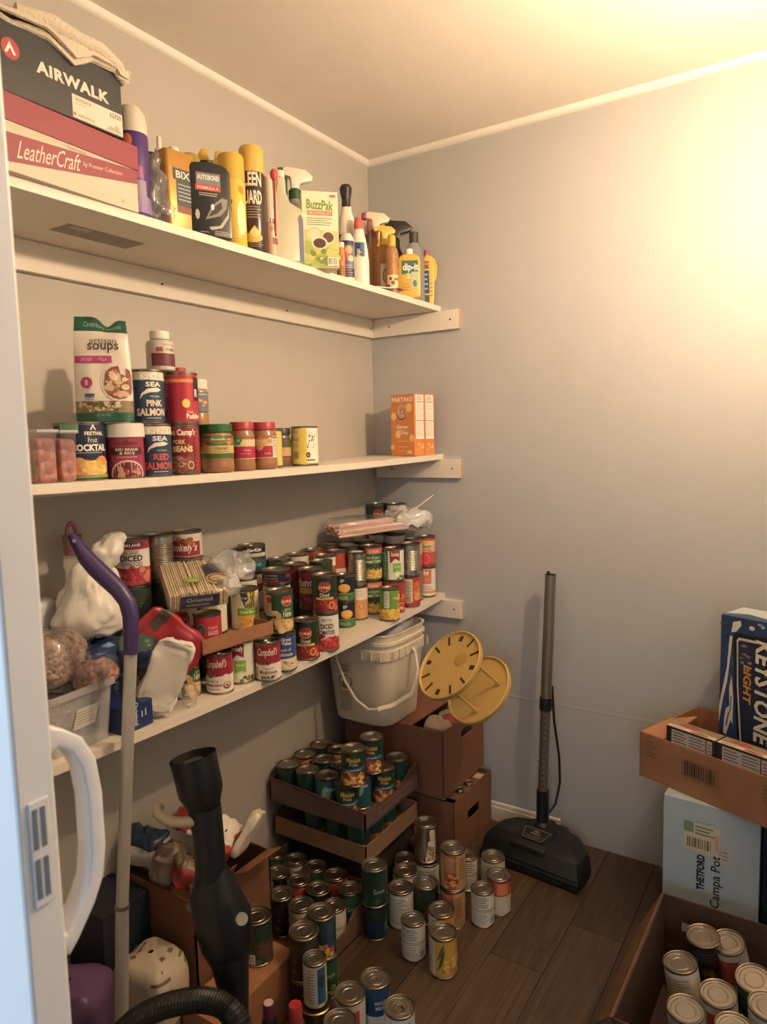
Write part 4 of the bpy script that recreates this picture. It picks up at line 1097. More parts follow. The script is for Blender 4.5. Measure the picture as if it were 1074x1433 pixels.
# jar with white lid behind the red can, on a hidden can
q = col_at(280, .165, 1.34)
put_can('green_plain', q.x, q.y, Z2(q.y), 'dark can behind the pork and beans, holding up a small jar', turn=0)
jt = thing('nut_jar', 'small nut jar with a white lid and blue label behind the red can', 'jar', (q.x, q.y, Z2(q.y)+.113), face(q.x, q.y)+.2)
part('jar_body', MB().lathe([(0, 0), (.026, 0), (.029, .004), (.029, .028), (.027, .034), (.029, .04), (.029, .085), (.026, .093), (0, .093)], mat('#a8763e', .25, 0, 'peanut', .15, 60, 0, .4), 32), jt)
part('lid', MB().lathe([(0, .116), (.0265, .116), (.028, .114), (.028, .092), (0, .092)], plastic('#ddd6c8', .4), 40, lobes=lambda p, a: Vector((p.x*(1+.008*math.cos(36*a)), p.y*(1+.008*math.cos(36*a)), p.z))), jt, smooth=30)
p = PR(); p.rect(-.06, .036, .06, .084, '#6a7a90').ell(.006, .06, .020, .017, '#8a5a44').blob(-.008, .05, .02, .07, ['#c89a6a', '#a06a44', '#d8b48a'], 14, .004).lines(-.01, .076, .03, .081, 1, '#d0d8e0')
part('label_print', p.build(cyl(.0292)), jt, smooth=0, fix=False)
rl = thing('red_cap', 'red plastic cap lying behind the pill bottle', 'cap', (b.location.x-.055, b.location.y+.045, b.location.z+.2305))
part('cap_body', MB().lathe([(0, 0), (.018, 0), (.018, .016), (.016, .018), (0, .018)], plastic('#b03a40')), rl)
put_can('green_plain', b.location.x-.055, b.location.y+.045, b.location.z, 'can at the back of the middle shelf under a red cap', turn=0)
put_can('dark_b', b.location.x-.055, b.location.y+.045, b.location.z+.113, 'dark can at the back of the middle shelf, directly under a red cap', turn=0)
# pouch of soup mix
zs = Z2(-1.33)+.1185
sp0 = col_at(149, .245, zs)
bg_ = thing('soup_pouch', 'white and green soup mix pouch with folded top standing on cans', 'pouch', (sp0.x, sp0.y, zs), face(sp0.x, sp0.y)-.12)
def pouch_pt(u, v, s):
    # u -1..1 across, v 0..1 up, s -1/1 front/back
    w = .0545*(1-.10*v)*(1+.05*math.sin(v*3))
    d = .030*(1-v**1.6)+.001
    bulge = math.cos(u*math.pi/2)**.6 if abs(u) < 1 else 0
    x = u*w; z = .212*v-(.010*max(0, u)*max(0, v-.7)*3)-(.018*max(0, v-.85)/.15*math.exp(-((u-.25)/.3)**2))
    y = s*d*(.45+.55*bulge)+.004*noise3((x*1.5, s, z), 22, 4)-.012*max(0, v-.8)*(u+.3)
    return Vector((x, y, z))
def pouch_mat(u, v):
    if v < .085 or v > .86: return mat('#1f5a4a', .35, 0, 'film_print', .1, 30)
    if v < .19: return mat('#8a7a58', .35, 0, 'film_print', .4, 120)
    return mat('#dcd3c6', .35, 0, 'film_print', .04, 30)
mb = MB()
for s in (-1, 1): mb.grid(lambda a, b: pouch_pt(a*2-1, b, s), 20, 36, None, pouch_mat)
for u in (-1, 1):
    mb.grid(lambda a, b: pouch_pt(u, b, a*2-1), 4, 36, None, pouch_mat)
mb.grid(lambda a, b: pouch_pt(a*2-1, 0, b*2-1), 20, 3, None, lambda u, v: mat('#1f5a4a', .35, 0, 'film_print', .1, 30))
part('pouch_body', mb, bg_, smooth=60)
p = PR()
def pouchmap(u, v, o):
    q = pouch_pt(max(-1, min(1, u/.0545)), v/.212, -1); return (q.x, q.y-.0008-o, q.z)
p.txt('Canterbury Naturals', .004, .195, .011, '#9fc0ae', .078, 0, .2).txt('artisan', .004, .163, .012, '#6a6258', .054).txt('soups', .004, .148, .016, '#4a443e', .062, .01)
p.rect(-.052, .118, .020, .132, '#b8387a').txt('CHICKEN TORTILLA', -.016, .125, .007, '#e6bcd2', .052)
p.ell(.031, .078, .034, .038, '#d8cfc4').ell(.031, .078, .031, .034, '#8e4a3c').blob(.008, .052, .046, .102, ['#b8786a', '#d0a890', '#a05a40', '#c8b48a', '#7a6a44', '#e0c8b0'], 54, .0055, 4)
p.ell(-.030, .078, .0115, .0115, '#b02a6a').txt('8', -.030, .078, .012, '#ecd0de', .006, .03).rect(-.034, .05, -.015, .056, '#4a5a7a').lines(-.034, .042, -.015, .05, 2, '#5a6a8a')
p.blob(-.045, .022, .03, .038, ['#9a8a60', '#c8b890', '#5a5a3c', '#7a4a3a', '#e0d4b8'], 50, .004, 6).txt('6.3 OZ (179g)', .0, .012, .005, '#8fb8a4', .026)
part('print', p.build(pouchmap, maxe=.009, lo=.0004), bg_, smooth=0, fix=False)
# clamshell tubs with reddish fruit
def clam(label, loc, rot, size, seed):
    t = thing('clamshell_tub', label, 'container', loc, rot)
    sx, sy, h = size
    mb = MB()
    prof = [(.82, 0), (.90, .45*h), (.92, .46*h), (.98, .96*h), (1.0, .97*h), (1.0, h)]
    def rr2(k, a):
        e = .35
        return Vector((sx*k*math.copysign(abs(math.cos(a))**e, math.cos(a)), sy*k*math.copysign(abs(math.sin(a))**e, math.sin(a)), 0))
    n = 32; V = []
    for k, z in prof: V += [rr2(k, 2*math.pi*j/n)+Vector((0, 0, z)) for j in range(n)]
    F = [(i*n+j, i*n+(j+1) % n, (i+1)*n+(j+1) % n, (i+1)*n+j) for i in range(len(prof)-1) for j in range(n)]+[tuple(reversed(range(n)))]
    mb.add(V, F, film('#e0c8c8', .14, .12))
    part('tub', mb, t, smooth=40)
    part('fruit', pillow((0, 0, h*.46), (sx*.84, sy*.84, h*.44), (0, 0, 0), seed, .004, 40, .22, mat('#b9786c', .5, 0, 'beans', .30, 55), nu=36, nv=20), t, smooth=60)
    part('lid', MB().box((-sx, -sy, h), (sx, sy, h+.006), mat('#d2d0cc', .3, 0, 'film', .5)), t, smooth=0, bev=.002)
    return t
clam('clear tub of reddish dried fruit nearest the door edge', tuple(col_at(50, .255, Z2(-1.5))), .1, (.044, .024, .094), 3)
clam('clear tub of reddish dried fruit beside the navy fruit cocktail can', tuple(col_at(80, .240, Z2(-1.43))), .1, (.044, .021, .094), 5)
ck = thing('flat_tin', 'flat dark tin behind the clear tubs', 'tin', (.06, -1.30, Z2(-1.3)))
part('tin_body', MB().lathe([(0, 0), (.05, 0), (.052, .003), (.052, .100), (.05, .103), (0, .103)], mat('#2b3a4a', .4, .3)), ck)
part('tin_lid', MB().lathe([(0, .113), (.05, .113), (.0535, .110), (.0535, .098)], mat('#24323c', .4, .3)), ck)
# two orange cookie boxes
org = mat('#d8823c', .45, 0, 'carton', .04, 30)
def d_pf(p):
    p.txt('PARTAKE', .056, .198, .016, '#f2e2d0', .100, .03)
    for u, v, r in ((.088, .168, .016), (.014, .140, .014), (.034, .076, .014), (.1, .062, .014), (.006, .030, .010), (.088, .008, .013)):
        if v-r < 0: p.poly([(u+r*math.cos(t*math.pi/8), max(.001, v+r*math.sin(t*math.pi/8))) for t in range(9)], '#e6c060')
        else: p.ell(u, v, min(r, .112-u-.0005), r, '#e6c060').ell(u, v, min(r, .112-u-.0005)*.75, r*.75, '#eacb78')
    p.ell(.052, .152, .024, .026, '#7a4a34').ell(.053, .156, .024, .025, '#c9a084').blob(.036, .14, .07, .172, ['#e0c4ac', '#b08468', '#a8745a'], 30, .0035)
    p.txt('Ginger', .056, .100, .013, '#f4e6d8', .058, .03).lines(.03, .086, .08, .092, 1, '#f0d8c0').txt('Snap', .066, .080, .011, '#f4e6d8', .036, .03)
    for z, a, b in ((.05, .03, .09), (.03, .032, .095), (.016, .035, .075)): p.lines(a, z, b, z+.004, 1, '#f0cfa8')
def d_ps(p):
    p.rect(.008, .058, .050, .212, '#ecdfd2').lines(.012, .066, .046, .118, 9, '#b8aaa0', .3).rect(.008, .121, .050, .123, '#4a4038').lines(.012, .128, .046, .18, 9, '#c0b0a4', .3).rect(.012, .186, .046, .1885, '#4a4038').lines(.012, .192, .046, .208, 3, '#8a7e74', .4).blob(.015, .02, .045, .045, ['#e6b878', '#e09c5c'], 8, .005)
c0 = Vector((.170, -.166, 0)); 
rz = math.radians(-23)
ex = Vector((math.cos(rz), math.sin(rz), 0)); ey = Vector((-math.sin(rz), math.cos(rz), 0))
cb0 = Vector((.163, -.136, Z2(-.1)+.0005))
carton('cookie_box', 'orange cookie box with its front to the room', 'box', cb0, math.radians(-12), (.112, .050, .216), org, (('f', d_pf), ('r', d_ps)))
cb1 = cb0+Matrix.Rotation(math.radians(-12), 3, 'Z')@Vector((.0, .0525, 0))
carton('cookie_box', 'orange cookie box standing behind another against the end wall', 'box', cb1, math.radians(-12), (.112, .055, .216), org, (('f', d_pf), ('r', d_ps)))

# ================================================================== top shelf
z1 = Z1
# red and white shoe box
L, Wd, Hh = .325, .19, .129
lc = thing('shoe_box', 'red and white shoe box with script lettering under a black shoe box', 'box', (.305, -1.318, z1), math.radians(92.5))
# local x runs away along the shelf towards the door (negative), y towards the wall
red = mat('#8f3040', .5, 0, 'carton', .05, 30); cream = mat('#c6bba6', .5, 0, 'carton', .05, 30)
part('box_body', MB().box((-L, 0, 0), (0, Wd, Hh-.045), cream), lc, smooth=0, bev=.001)
part('box_lid', MB().box((-L-.003, -.003, Hh-.047), (.003, Wd+.003, Hh), red), lc, smooth=0, bev=.0015)
p = PR()
p.poly([(-L, .0745), (-L, .105), (-.0005, .0825), (-.0005, .0818)], cream)
p.poly([(-L, .008), (-.0005, .056), (-.0005, .0822), (-L, .060)], red).txt('LeatherCraft', -.195, .048, .030, '#e6c9b4', .125, 0, .4, .12).txt('by Premier Collection', -.082, .060, .008, '#dcb8a4', .090, 0, .2, .10)
p.rect(-.043, .009, -.036, .016, '#b0a08a').txt('Genuine', -.14, .078, .008, '#b09a84', .04).lines(-.12, .010, -.08, .014, 1, '#c0b09a')
part('print', p.build(plane((0, -.0005, 0), (1, 0, 0), (0, 0, 1)), maxe=0), lc, smooth=0, fix=False)
# black shoe box
aw = thing('shoe_box', 'black shoe box with white lettering and size label on top', 'box', (.314, -1.352, z1+Hh+.0005), math.radians(91))
blk = mat('#23282d', .35, 0, 'carton', .12, 18)
L2, W2, H2_ = .31, .185, .118
part('box_body', MB().box((-L2, 0, 0), (0, W2, H2_), blk), aw, smooth=0, bev=.0015)
for nm, dr_ in (('lettering', lambda p: p.txt('AIRWALK', -.105, .064, .021, '#d4cbb8', .150, .045, 0, 0, 1.12)),
    ('round_logo', lambda p: p.ell(-.226, .072, .0165, .0175, '#a83a4a').poly([(-.2365, .064), (-.227, .084), (-.216, .064), (-.221, .064), (-.2265, .074), (-.232, .064)], '#e4dcd0')),
    ('size_label', lambda p: p.rect(-.112, .003, -.002, .044, '#cfc6b4').txt('NOSEDROP', -.088, .037, .006, '#5a5248', .034, .01).txt('BLACK', -.094, .030, .004, '#8a8274', .02).txt('62320', -.018, .036, .009, '#5a5248', .026, .02).txt('AIRWALK', -.083, .010, .005, '#6a6256', .036, .01).ell(-.108, .010, .003, .003, '#b8505a').poly([(-.042, .006), (-.030, .016), (-.024, .012), (-.016, .022), (-.004, .006)], '#a8a090'))):
    p = PR(); dr_(p)
    part(nm, p.build(plane((0, -.0005, 0), (1, 0, 0), (0, 0, 1)), maxe=0), aw, smooth=0, fix=False)
# towel over the black box
tw = thing('towel', 'off-white terry towel draped over the black shoe box', 'towel')
twm = mat('#cbbfac', .95, 0, 'terry', .10, 220, .8)
tb = z1+Hh+H2_
def towel(layer):
    def fn(u, v):
        y = -1.70+.365*u
        front = .318+.004*layer
        # v 0 back .. 1 hanging down the front
        yy = y+1.46
        hang = .004+.026*max(0, 1-abs(yy)/.045)+(.010 if u > .93 else 0)+.003*layer
        s = v*(.20+hang)
        wob = .006*noise3((u*1.2, v, layer), 7, 3)+.010*max(0, noise3((u*.9, v*.4, layer*.3), 6, 9))
        th = .005+.007*layer+.010*(1-abs(2*u-1))*layer
        if s < .20: p = Vector((.318-.20+s, y, tb+th+wob+.01*abs(math.sin(u*9+layer))))
        else: p = Vector((front+.003+abs(wob)*.6, y+.01*noise3((u, v, 1), 9, 2), tb+th-(s-.20)))
        return p
    return MB().grid(fn, 44, 30, twm)
part('cloth', towel(0), tw, smooth=80, thick=.006)
part('fold', towel(1), tw, smooth=80, thick=.006)
part('fold', MB().tube([(.312, -1.56, tb+.028), (.319, -1.50, tb+.030), (.320, -1.45, tb+.024), (.318, -1.40, tb+.026), (.316, -1.36, tb+.012), (.312, -1.340, tb-.010)], [.010, .016, .015, .016, .014, .010], twm, 12, flat=.8), tw, smooth=80)
# generic round bottle / aerosol
def lathe_part(name, prof, m, t, sy=1., seg=32, **k):
    return part(name, MB().lathe(prof, m, seg, sy=sy), t, **k)
def at1(px, r):
    """place on the top shelf so the centre shows at column px, standing just behind the edge"""
    return None
def shelf1_at(px, x, r=0):
    # the point on the line x=const of the shelf plane seen at column px
    lo, hi = -1.95, -.02
    for _ in range(50):
        m = (lo+hi)/2
        q = Vector((x, m, z1))-CAM
        c = 537+FPX*q.dot(rt)/q.dot(fw)
        if c < px: lo = m
        else: hi = m
    return Vector((x, lo, z1))
def aerosol(label, px, x, r, h, body, cap, draw, caph=.05, turn=0, dome=False, name='aerosol_can', capr=None, s=(1, 1)):
    q = shelf1_at(px, x)
    t = thing(name, label, 'spray can', q, face(q.x, q.y)+math.radians(turn))
    t.scale = (s[0], s[0], s[1])
    hb = h-caph
    lathe_part('can_body', [(0, .002), (r-.004, .002), (r-.002, 0), (r, .003), (r, hb-.008), (r-.004, hb), (0, hb)], mat(body, .3, 0, 'enamel', .05, 40), t)
    cr = capr or r-.001
    lathe_part('cap', ([(cr, hb-.004), (cr, hb+caph-.006), (cr-.003, h-.001), (0, h)] if not dome else [(cr, hb-.004), (cr, hb+caph*.35), (cr*.9, hb+caph*.62), (cr*.62, hb+caph*.88), (cr*.3, h-.002), (0, h)]), plastic(cap, .45), t)
    if draw:
        p = PR(r, hb); draw(p)
        part('label_print', p.build(cyl(r)), t, smooth=0, fix=False)
    return t
aerosol('purple aerosol can with a white domed cap, beside the shoe boxes', 191, .262, .031, .200, '#4a2a72', '#cdc3b4', lambda p: p.rect(-2, .05, 2, .24, '#8a70a8').ell(-.3, .86, .3, .08, '#d8743c').rect(.0, .44, .6, .58, '#a04a94').rect(-.1, .16, .8, .42, '#8f86a0'), .050, 0, True, s=(1.04, 1.15))
# gold rectangular tin
def tin(name, label, cat, loc, rot, size, m, draw, capm, corner=.010, capr=.012):
    t = thing(name, label, cat, loc, rot)
    sx, sy, h = size
    n = 6; pts = []
    for cx, cy, a0 in ((sx/2-corner, sy/2-corner, 0), (-sx/2+corner, sy/2-corner, 90), (-sx/2+corner, -sy/2+corner, 180), (sx/2-corner, -sy/2+corner, 270)):
        for i in range(n+1):
            a = math.radians(a0+90*i/n); pts.append((cx+corner*math.cos(a), cy+corner*math.sin(a)))
    part('tin_body', MB().prism(pts, 0, h, lambda a, b, z: (a, b, z), m), t, smooth=40, bev=.0012)
    part('cap', MB().lathe([(0, h+.014), (capr*.9, h+.014), (capr, h+.012), (capr, h-.001)], capm, 20), t)
    p = PR(); draw(p)
    part('print', p.build(plane((0, -sy/2, 0), (1, 0, 0), (0, 0, 1)), maxe=0), t, smooth=0, fix=False)
    return t
q = shelf1_at(249, .238)
tin('solvent_tin', 'gold rectangular solvent tin with a white cap behind a black bottle', 'tin', q, face(q.x, q.y)+math.radians(34), (.078, .050, .178), mat('#b07f2c', .35, .3, 'tin', .06, 30), lambda p: p.rect(-.022, .115, .034, .140, '#2b2e30').txt('BIX', .004, .1275, .016, '#d6cfbf', .036, .02).rect(-.014, .06, .034, .115, '#23323e').lines(-.01, .07, .03, .11, 5, '#8a94a0').rect(-.014, .045, .034, .060, '#7a3a24'), plastic('#d8d2c4'))
# black bottle with a headlight picture
q = shelf1_at(294, .272)
def d_auto(p):
    p.rect(-.024, .104, .020, .128, '#77767a').txt('AUTOBOND', -.002, .119, .010, '#dedad2', .040, .03).rect(-.026, .093, .020, .104, '#b83a34').txt('FORMULA A', -.003, .0985, .006, '#e8c8bc', .038, .02).lines(-.020, .082, .016, .090, 2, '#bdb7ae')
    p.poly([(-.010, .036), (.004, .066), (.022, .082), (.032, .080), (.030, .062), (.018, .046)], '#8b8984').poly([(-.004, .042), (.006, .062), (.020, .074), (.022, .062), (.012, .050)], '#34353a').ell(.004, .062, .003, .006, '#e6e2da')
    p.poly([(-.004, .022), (.016, .026), (.031, .050), (.034, .07), (.033, .044), (.020, .022), (0, .016)], '#b8b4aa').lines(.006, .006, .034, .016, 3, '#b5afa4').lines(-.02, .010, -.002, .013, 1, '#a9a398').ell(-.024, .045, .004, .010, '#a8a49c')
bt = thing('polish_bottle', 'black flat polish bottle with a headlight picture', 'bottle', q, face(q.x, q.y)+math.radians(14))
bt.scale = (1.26, 1.0, 1.12)
outline = [(-.037, 0), (.037, 0), (.039, .004), (.039, .135), (.030, .146), (.012, .150), (-.012, .150), (-.030, .147), (-.039, .137), (-.039, .004)]
part('bottle_body', MB().prism(outline, -.019, .019, lambda a, b, h: (a, h, b), plastic('#1d1f22', .3)), bt, smooth=40, bev=.004)
p = PR(); d_auto(p)
part('label_print', p.build(plane((.0, -.0192, 0), (1, 0, 0), (0, 0, 1)), maxe=0), bt, smooth=0, fix=False)
part('cap', MB().lathe([(.012, .149), (.012, .156), (0, .157)], plastic('#141516'), 18), bt)
aerosol('yellow aerosol can with matching cap and dark blue disc', 328, .262, .0325, .198, '#d9b62a', '#c9a227', lambda p: (p.ell(-.62, .52, .55, .22, '#24304a'), p.rect(-1.1, .60, .0, .66, '#8a4a44'), p.txt('WAX', .72, .82, .12, '#c85a2c', .5, .03), p.ell(.75, .42, .42, .25, '#e0d8a0'), p.lines(-.3, .05, .8, .12, 2, '#a88a20')), .052, 0, s=(1, 1.10))
def d_kleen(p):
    p.txt('KLEEN', -.12, .88, .17, '#ddd2c2', 1.85, .03).txt('GUARD', -.12, .66, .17, '#ddd2c2', 1.85, .03).lines(-.7, .40, .7, .56, 5, '#9a8a7c', .3).ell(-.05, .17, .8, .06, '#cfae4a').poly([(-.5, .2), (.1, .32), (.6, .22), (.4, .18), (-.3, .17)], '#d9b84a').ell(.1, .23, .35, .05, '#e6cf7c').lines(-.8, .05, .8, .12, 3, '#8a7a5a')
aerosol('tall brown aerosol can with yellow cap and lemon picture', 357, .268, .0325, .222, '#3a241e', '#d2a83a', d_kleen, .052, -2, s=(.96, 1.15))
t = aerosol('slim pink and cream aerosol with a red straw', 381, .268, .019, .168, '#d8a890', '#dccbb4', lambda p: (p.rect(-2.6, .52, 2.6, 1, '#dcc9b2'), p.txt('Tec', .35, .55, .10, '#2a2a2e', 1.3, .04), p.txt('gun', .3, .42, .06, '#6a5a50', .9), p.rect(.2, .2, 1.2, .3, '#8a4a44')), .028, 0, s=(.9, 1.22))
part('straw', MB().tube([(.014, -.016, .045), (.016, -.018, .17)], .003, plastic('#b8403c'), 8).lathe([(0, .0), (.010, .002), (.011, .016), (.006, .022), (0, .023)], plastic('#b8403c'), 14, M=Matrix.Translation((.014, -.012, .158))), t)
# back row caps in yellow
q = shelf1_at(272, .13)
aerosol('yellow bottle with a rounded olive cap at the back, behind the gold tin', 272, .13, .036, .218, '#b89a34', '#a8913a', None, .05, 0, True, s=(.9, 1.16))
q = shelf1_at(302, .12)
yb = thing('squirt_bottle', 'yellow bottle with a slotted handle top behind the black bottle', 'bottle', q, face(q.x, q.y))
yb.scale = (.95, .95, 1.26)
lathe_part('bottle_body', [(0, 0), (.036, 0), (.038, .004), (.038, .16), (.03, .175), (0, .178)], plastic('#cfa631'), yb)
part('handle_top', MB().prism([(-.034, .172), (.034, .172), (.034, .212), (.026, .226), (.012, .224), (.008, .206), (-.004, .206), (-.008, .226), (-.024, .228), (-.034, .216)], -.012, .012, lambda a, b, h: (a, h, b), plastic('#cfa631')), yb, smooth=30, bev=.003)
q = shelf1_at(230, .16)
wp_ = thing('pump_bottle', 'white pump-top bottle at the back, beside the gold tin', 'bottle', q, face(q.x, q.y))
wp_.scale = (.9, .9, 1.13)
lathe_part('bottle_body', [(0, 0), (.030, 0), (.032, .004), (.032, .150), (.022, .172), (.012, .178), (0, .178)], plastic('#d6cfc4'), wp_)
lathe_part('pump', [(.012, .176), (.012, .190), (.006, .193), (.006, .214), (.004, .217), (0, .217)], plastic('#ddd6ca'), wp_)
q = shelf1_at(217, .20)
dk = thing('spray_bottle', 'dark blue bottle wrapped in a clear bag', 'bottle', q, face(q.x, q.y))
lathe_part('bottle_body', [(0, 0), (.028, 0), (.030, .004), (.030, .13), (.02, .15), (.012, .155), (0, .155)], plastic('#1f2c38'), dk)
lathe_part('cap', [(.014, .152), (.014, .178), (0, .180)], plastic('#1a1c20'), dk)
cbag = thing('clear_bag', 'crumpled clear plastic bag between purple can and gold tin', 'bag')
q = shelf1_at(222, .275)
def cbt(p):
    k = (p.z+.065)/.13; p.x *= 1-.45*k; p.y *= 1-.45*k; return p
part('film', pillow((q.x-.006, q.y, z1+.073), (.030, .036, .070), (0, 0, .3), 8, .016, 40, .65, film('#e6e2dc', .10, .10), nu=44, nv=30, taper=cbt), cbag, smooth=45)
# trigger heads
def trigger(t, z, body, lever, nozzle, s=1., yaw=0, collar=None, cr=.014):
    M = Matrix.Rotation(yaw, 4, 'Z')
    f = lambda a, b, h: M@Vector((a*s, h*s, z+b*s))
    part('collar', MB().lathe([(0, z-.001), (cr, z-.001), (cr, z+.018*s), (cr*.75, z+.022*s), (0, z+.022*s)], plastic(collar or body), 22), t)
    part('trigger_head', MB().prism([(-.010, .020), (.010, .020), (.014, .034), (.045, .040), (.050, .050), (.030, .064), (-.020, .068), (-.032, .064), (-.032, .050), (-.012, .046)], -.011, .011, f, plastic(body)), t, smooth=30, bev=.003*s)
    part('nozzle', MB().prism([(-.046, .049), (-.031, .047), (-.031, .067), (-.046, .065)], -.010, .010, f, plastic(nozzle)), t, smooth=30, bev=.002)
    part('trigger_lever', MB().prism([(-.018, .048), (-.026, .048), (-.030, .030), (-.026, .012), (-.034, -.004), (-.028, -.006), (-.019, .010), (-.020, .030)], -.006, .006, f, plastic(lever)), t, smooth=30, bev=.002)
# translucent white bottle
q = shelf1_at(405, .262)
wb_ = thing('spray_bottle', 'milky white bottle without a trigger beside the slim aerosol', 'bottle', q, face(q.x, q.y)+math.radians(12))
wb_.scale = (1.2, 1.1, 1.27)
milky = mat('#b9b79c', .35, 0, 'plastic', .03, 20)
part('bottle_body', MB().prism([(-.032, .0), (.030, 0), (.033, .004), (.033, .095), (.026, .112), (.002, .128), (-.003, .145), (-.004, .176), (-.026, .176), (-.028, .14), (-.034, .11), (-.034, .004)], -.024, .024, lambda a, b, h: (a, h*(1 if b < .12 else .55), b), milky), wb_, smooth=40, bev=.006)
part('cap', MB().lathe([(.0115, .175), (.0115, .188), (.009, .190), (0, .190)], plastic('#cfc6b2'), 18, M=Matrix.Translation((-.015, 0, 0))), wb_)
p = PR(); p.poly([(.020, .004), (.030, .004), (.030, .09), (.024, .1), (.020, .09)], '#6a6e86')
part('label_print', p.build(plane((0, -.0242, 0), (1, 0, 0), (0, 0, 1)), maxe=0), wb_, smooth=0, fix=False)
# clear spray bottle with green and white trigger
q = shelf1_at(417, .185)
gb = thing('spray_bottle', 'clear spray bottle with green collar and white trigger', 'bottle', q, face(q.x, q.y))
gb.scale = (1.0, 1.0, 1.2)
part('bottle_body', MB().lathe([(0, 0), (.034, 0), (.036, .004), (.036, .13), (.030, .155), (.018, .172), (.015, .182), (0, .182)], mat('#9a8f86', .15, 0, 'film', .35), 28), gb)
part('label', MB().lathe([(.0362, .03), (.0362, .11)], mat('#6a7050', .5), 28), gb)
trigger(gb, .182, '#d9d2c0', '#2e5a48', '#24503c', 1.05, .15, '#1f4a34', .018)
# seed carton
q = shelf1_at(425, .280)
def d_seed(p):
    p.rect(.001, .001, .061, .045, '#9aa84a').poly([(.001, .045), (.061, .030), (.061, .06), (.001, .062)], '#b8b86a').txt('BuzzPak', .031, .102, .016, '#6f8a30', .046, .03, 0, -.04).rect(.009, .085, .052, .0925, '#c8604a').txt('GROWING KIT', .0305, .0888, .005, '#f0dcc8', .04).lines(.008, .068, .052, .082, 4, '#5a5a40', .3)
    p.ell(.020, .054, .014, .012, '#cdb48c').ell(.020, .054, .011, .009, '#dfc8a4').ell(.044, .050, .012, .011, '#d8cba6').ell(.044, .050, .0095, .0085, '#5a3428').ell(.029, .040, .014, .011, '#d8cba6').ell(.029, .040, .011, .008, '#4c2c24')
    p.blob(.004, .004, .058, .03, ['#7f9a3c', '#a8b454', '#c0b860', '#6a8434'], 30, .006).bars(.042, .004, .060, .018, '#e4dfc4').rect(.048, .115, .058, .119, '#c85a5a')
t = carton('seed_carton', 'white and green garden carton with round seed pictures', 'box', q, face(q.x, q.y)+math.radians(8), (.062, .030, .124), mat('#ddd2ae', .5, 0, 'carton', .04, 30), (('f', d_seed),))
t.scale = (1.60, 1.1, 1.62)
# bottles right of the carton
def bottle(label, px, x, prof, m, sy=1., turn=0, draw=None, rr=None, cap=None, name='bottle', seg=28, s=(1, 1)):
    q = shelf1_at(px, x)
    t = thing(name, label, 'bottle', q, face(q.x, q.y)+math.radians(turn))
    t.scale = (s[0], s[0], s[1])
    part('bottle_body', MB().lathe(prof, m, seg, sy=sy), t, smooth=50)
    if cap: part('cap', MB().lathe(cap[0], plastic(cap[1]), 24), t)
    if draw:
        p = PR(); draw(p); part('label_print', p.build(cyl(rr, sy)), t, smooth=0, fix=False)
    return t
bottle('white spray bottle with a black head, behind a colourful label', 488, .215, [(0, 0), (.030, 0), (.032, .004), (.032, .105), (.028, .12), (.024, .155), (.017, .168), (.016, .178), (0, .178)], plastic('#ddd2c0'), .8, 0, lambda p: p.rect(-.03, .10, .03, .115, '#2c3054').txt('Blue Magic', 0, .1075, .007, '#d8d4dc', .04), .032, ([(.015, .176), (.014, .192), (.019, .208), (.020, .218), (.015, .224), (0, .225)], '#2a2422'), s=(.95, 1.38))
def d_blue2(p):
    p.rect(-.026, .09, .026, .102, '#2c3054').rect(-.026, .03, .026, .09, '#6a6a86').ell(.006, .078, .012, .010, '#dca45a').ell(-.004, .060, .012, .010, '#c85a7a').ell(.012, .055, .010, .008, '#e0c080').rect(-.026, .006, .026, .03, '#3a3644').lines(-.02, .008, .02, .04, 5, '#a89ab8')
bottle('short bottle with purple and orange fruit label at the shelf edge', 487, .278, [(0, 0), (.021, 0), (.022, .003), (.022, .106), (.016, .120), (.012, .124), (0, .124)], plastic('#d6cdbb'), 1, 0, d_blue2, .022, s=(1, 1.08))
bottle('tiny orange bottle with a cream cap next to the garden carton', 478, .284, [(0, 0), (.011, 0), (.012, .003), (.012, .052), (.009, .058), (0, .058)], plastic('#d07f2e'), 1, 0, lambda p: p.rect(-.012, .004, .012, .022, '#4a3a2e').lines(-.01, .006, .01, .02, 3, '#b89a70').poly([(-.002, .03), (.004, .042), (.006, .03)], '#2a2a2a'), .012, ([(.011, .056), (.011, .066), (0, .067)], '#dccfb4'), s=(1, 1.5))
def d_shout(p):
    p.rect(-.022, .055, .020, .11, '#2f5a8c').rect(-.024, .022, .022, .06, '#c85a3c').txt('STUFF', .0, .062, .013, '#e8d05a', .06, .03, 0, 1.45).txt('OFF', .006, .035, .012, '#f0e6d4', .024, .03).rect(-.026, .004, .0, .02, '#4a78a0').rect(.006, .020, .018, .034, '#b03c34').ell(0, .1, .006, .006, '#1f3a60')
bottle('white stain remover bottle with bright blue and orange label', 504, .268, [(0, 0), (.028, 0), (.030, .004), (.030, .06), (.027, .09), (.022, .12), (.016, .142), (.014, .150), (0, .150)], plastic('#e0d6c6'), .75, -5, d_shout, .0285, ([(.014, .148), (.013, .166), (.010, .178), (0, .179)], '#c8584a'), s=(1, 1.12))
bottle('clear bottle with a green cap in the second row', 513, .120, [(0, 0), (.028, 0), (.030, .004), (.030, .12), (.022, .142), (.014, .15), (0, .15)], mat('#c0b6a4', .15, 0, 'film', .3), 1, 0, None, None, ([(.015, .148), (.015, .168), (0, .169)], '#2c5a3e'), s=(1, 1.36))
amber = mat('#a86a2c', .2, 0, 'amber', .06, 20, 0, .4)
t = bottle('amber spray bottle with a red and white trigger', 528, .180, [(0, 0), (.027, 0), (.029, .004), (.029, .10), (.024, .13), (.017, .16), (.014, .172), (0, .172)], amber, .8, 0, s=(1.05, 1.22))
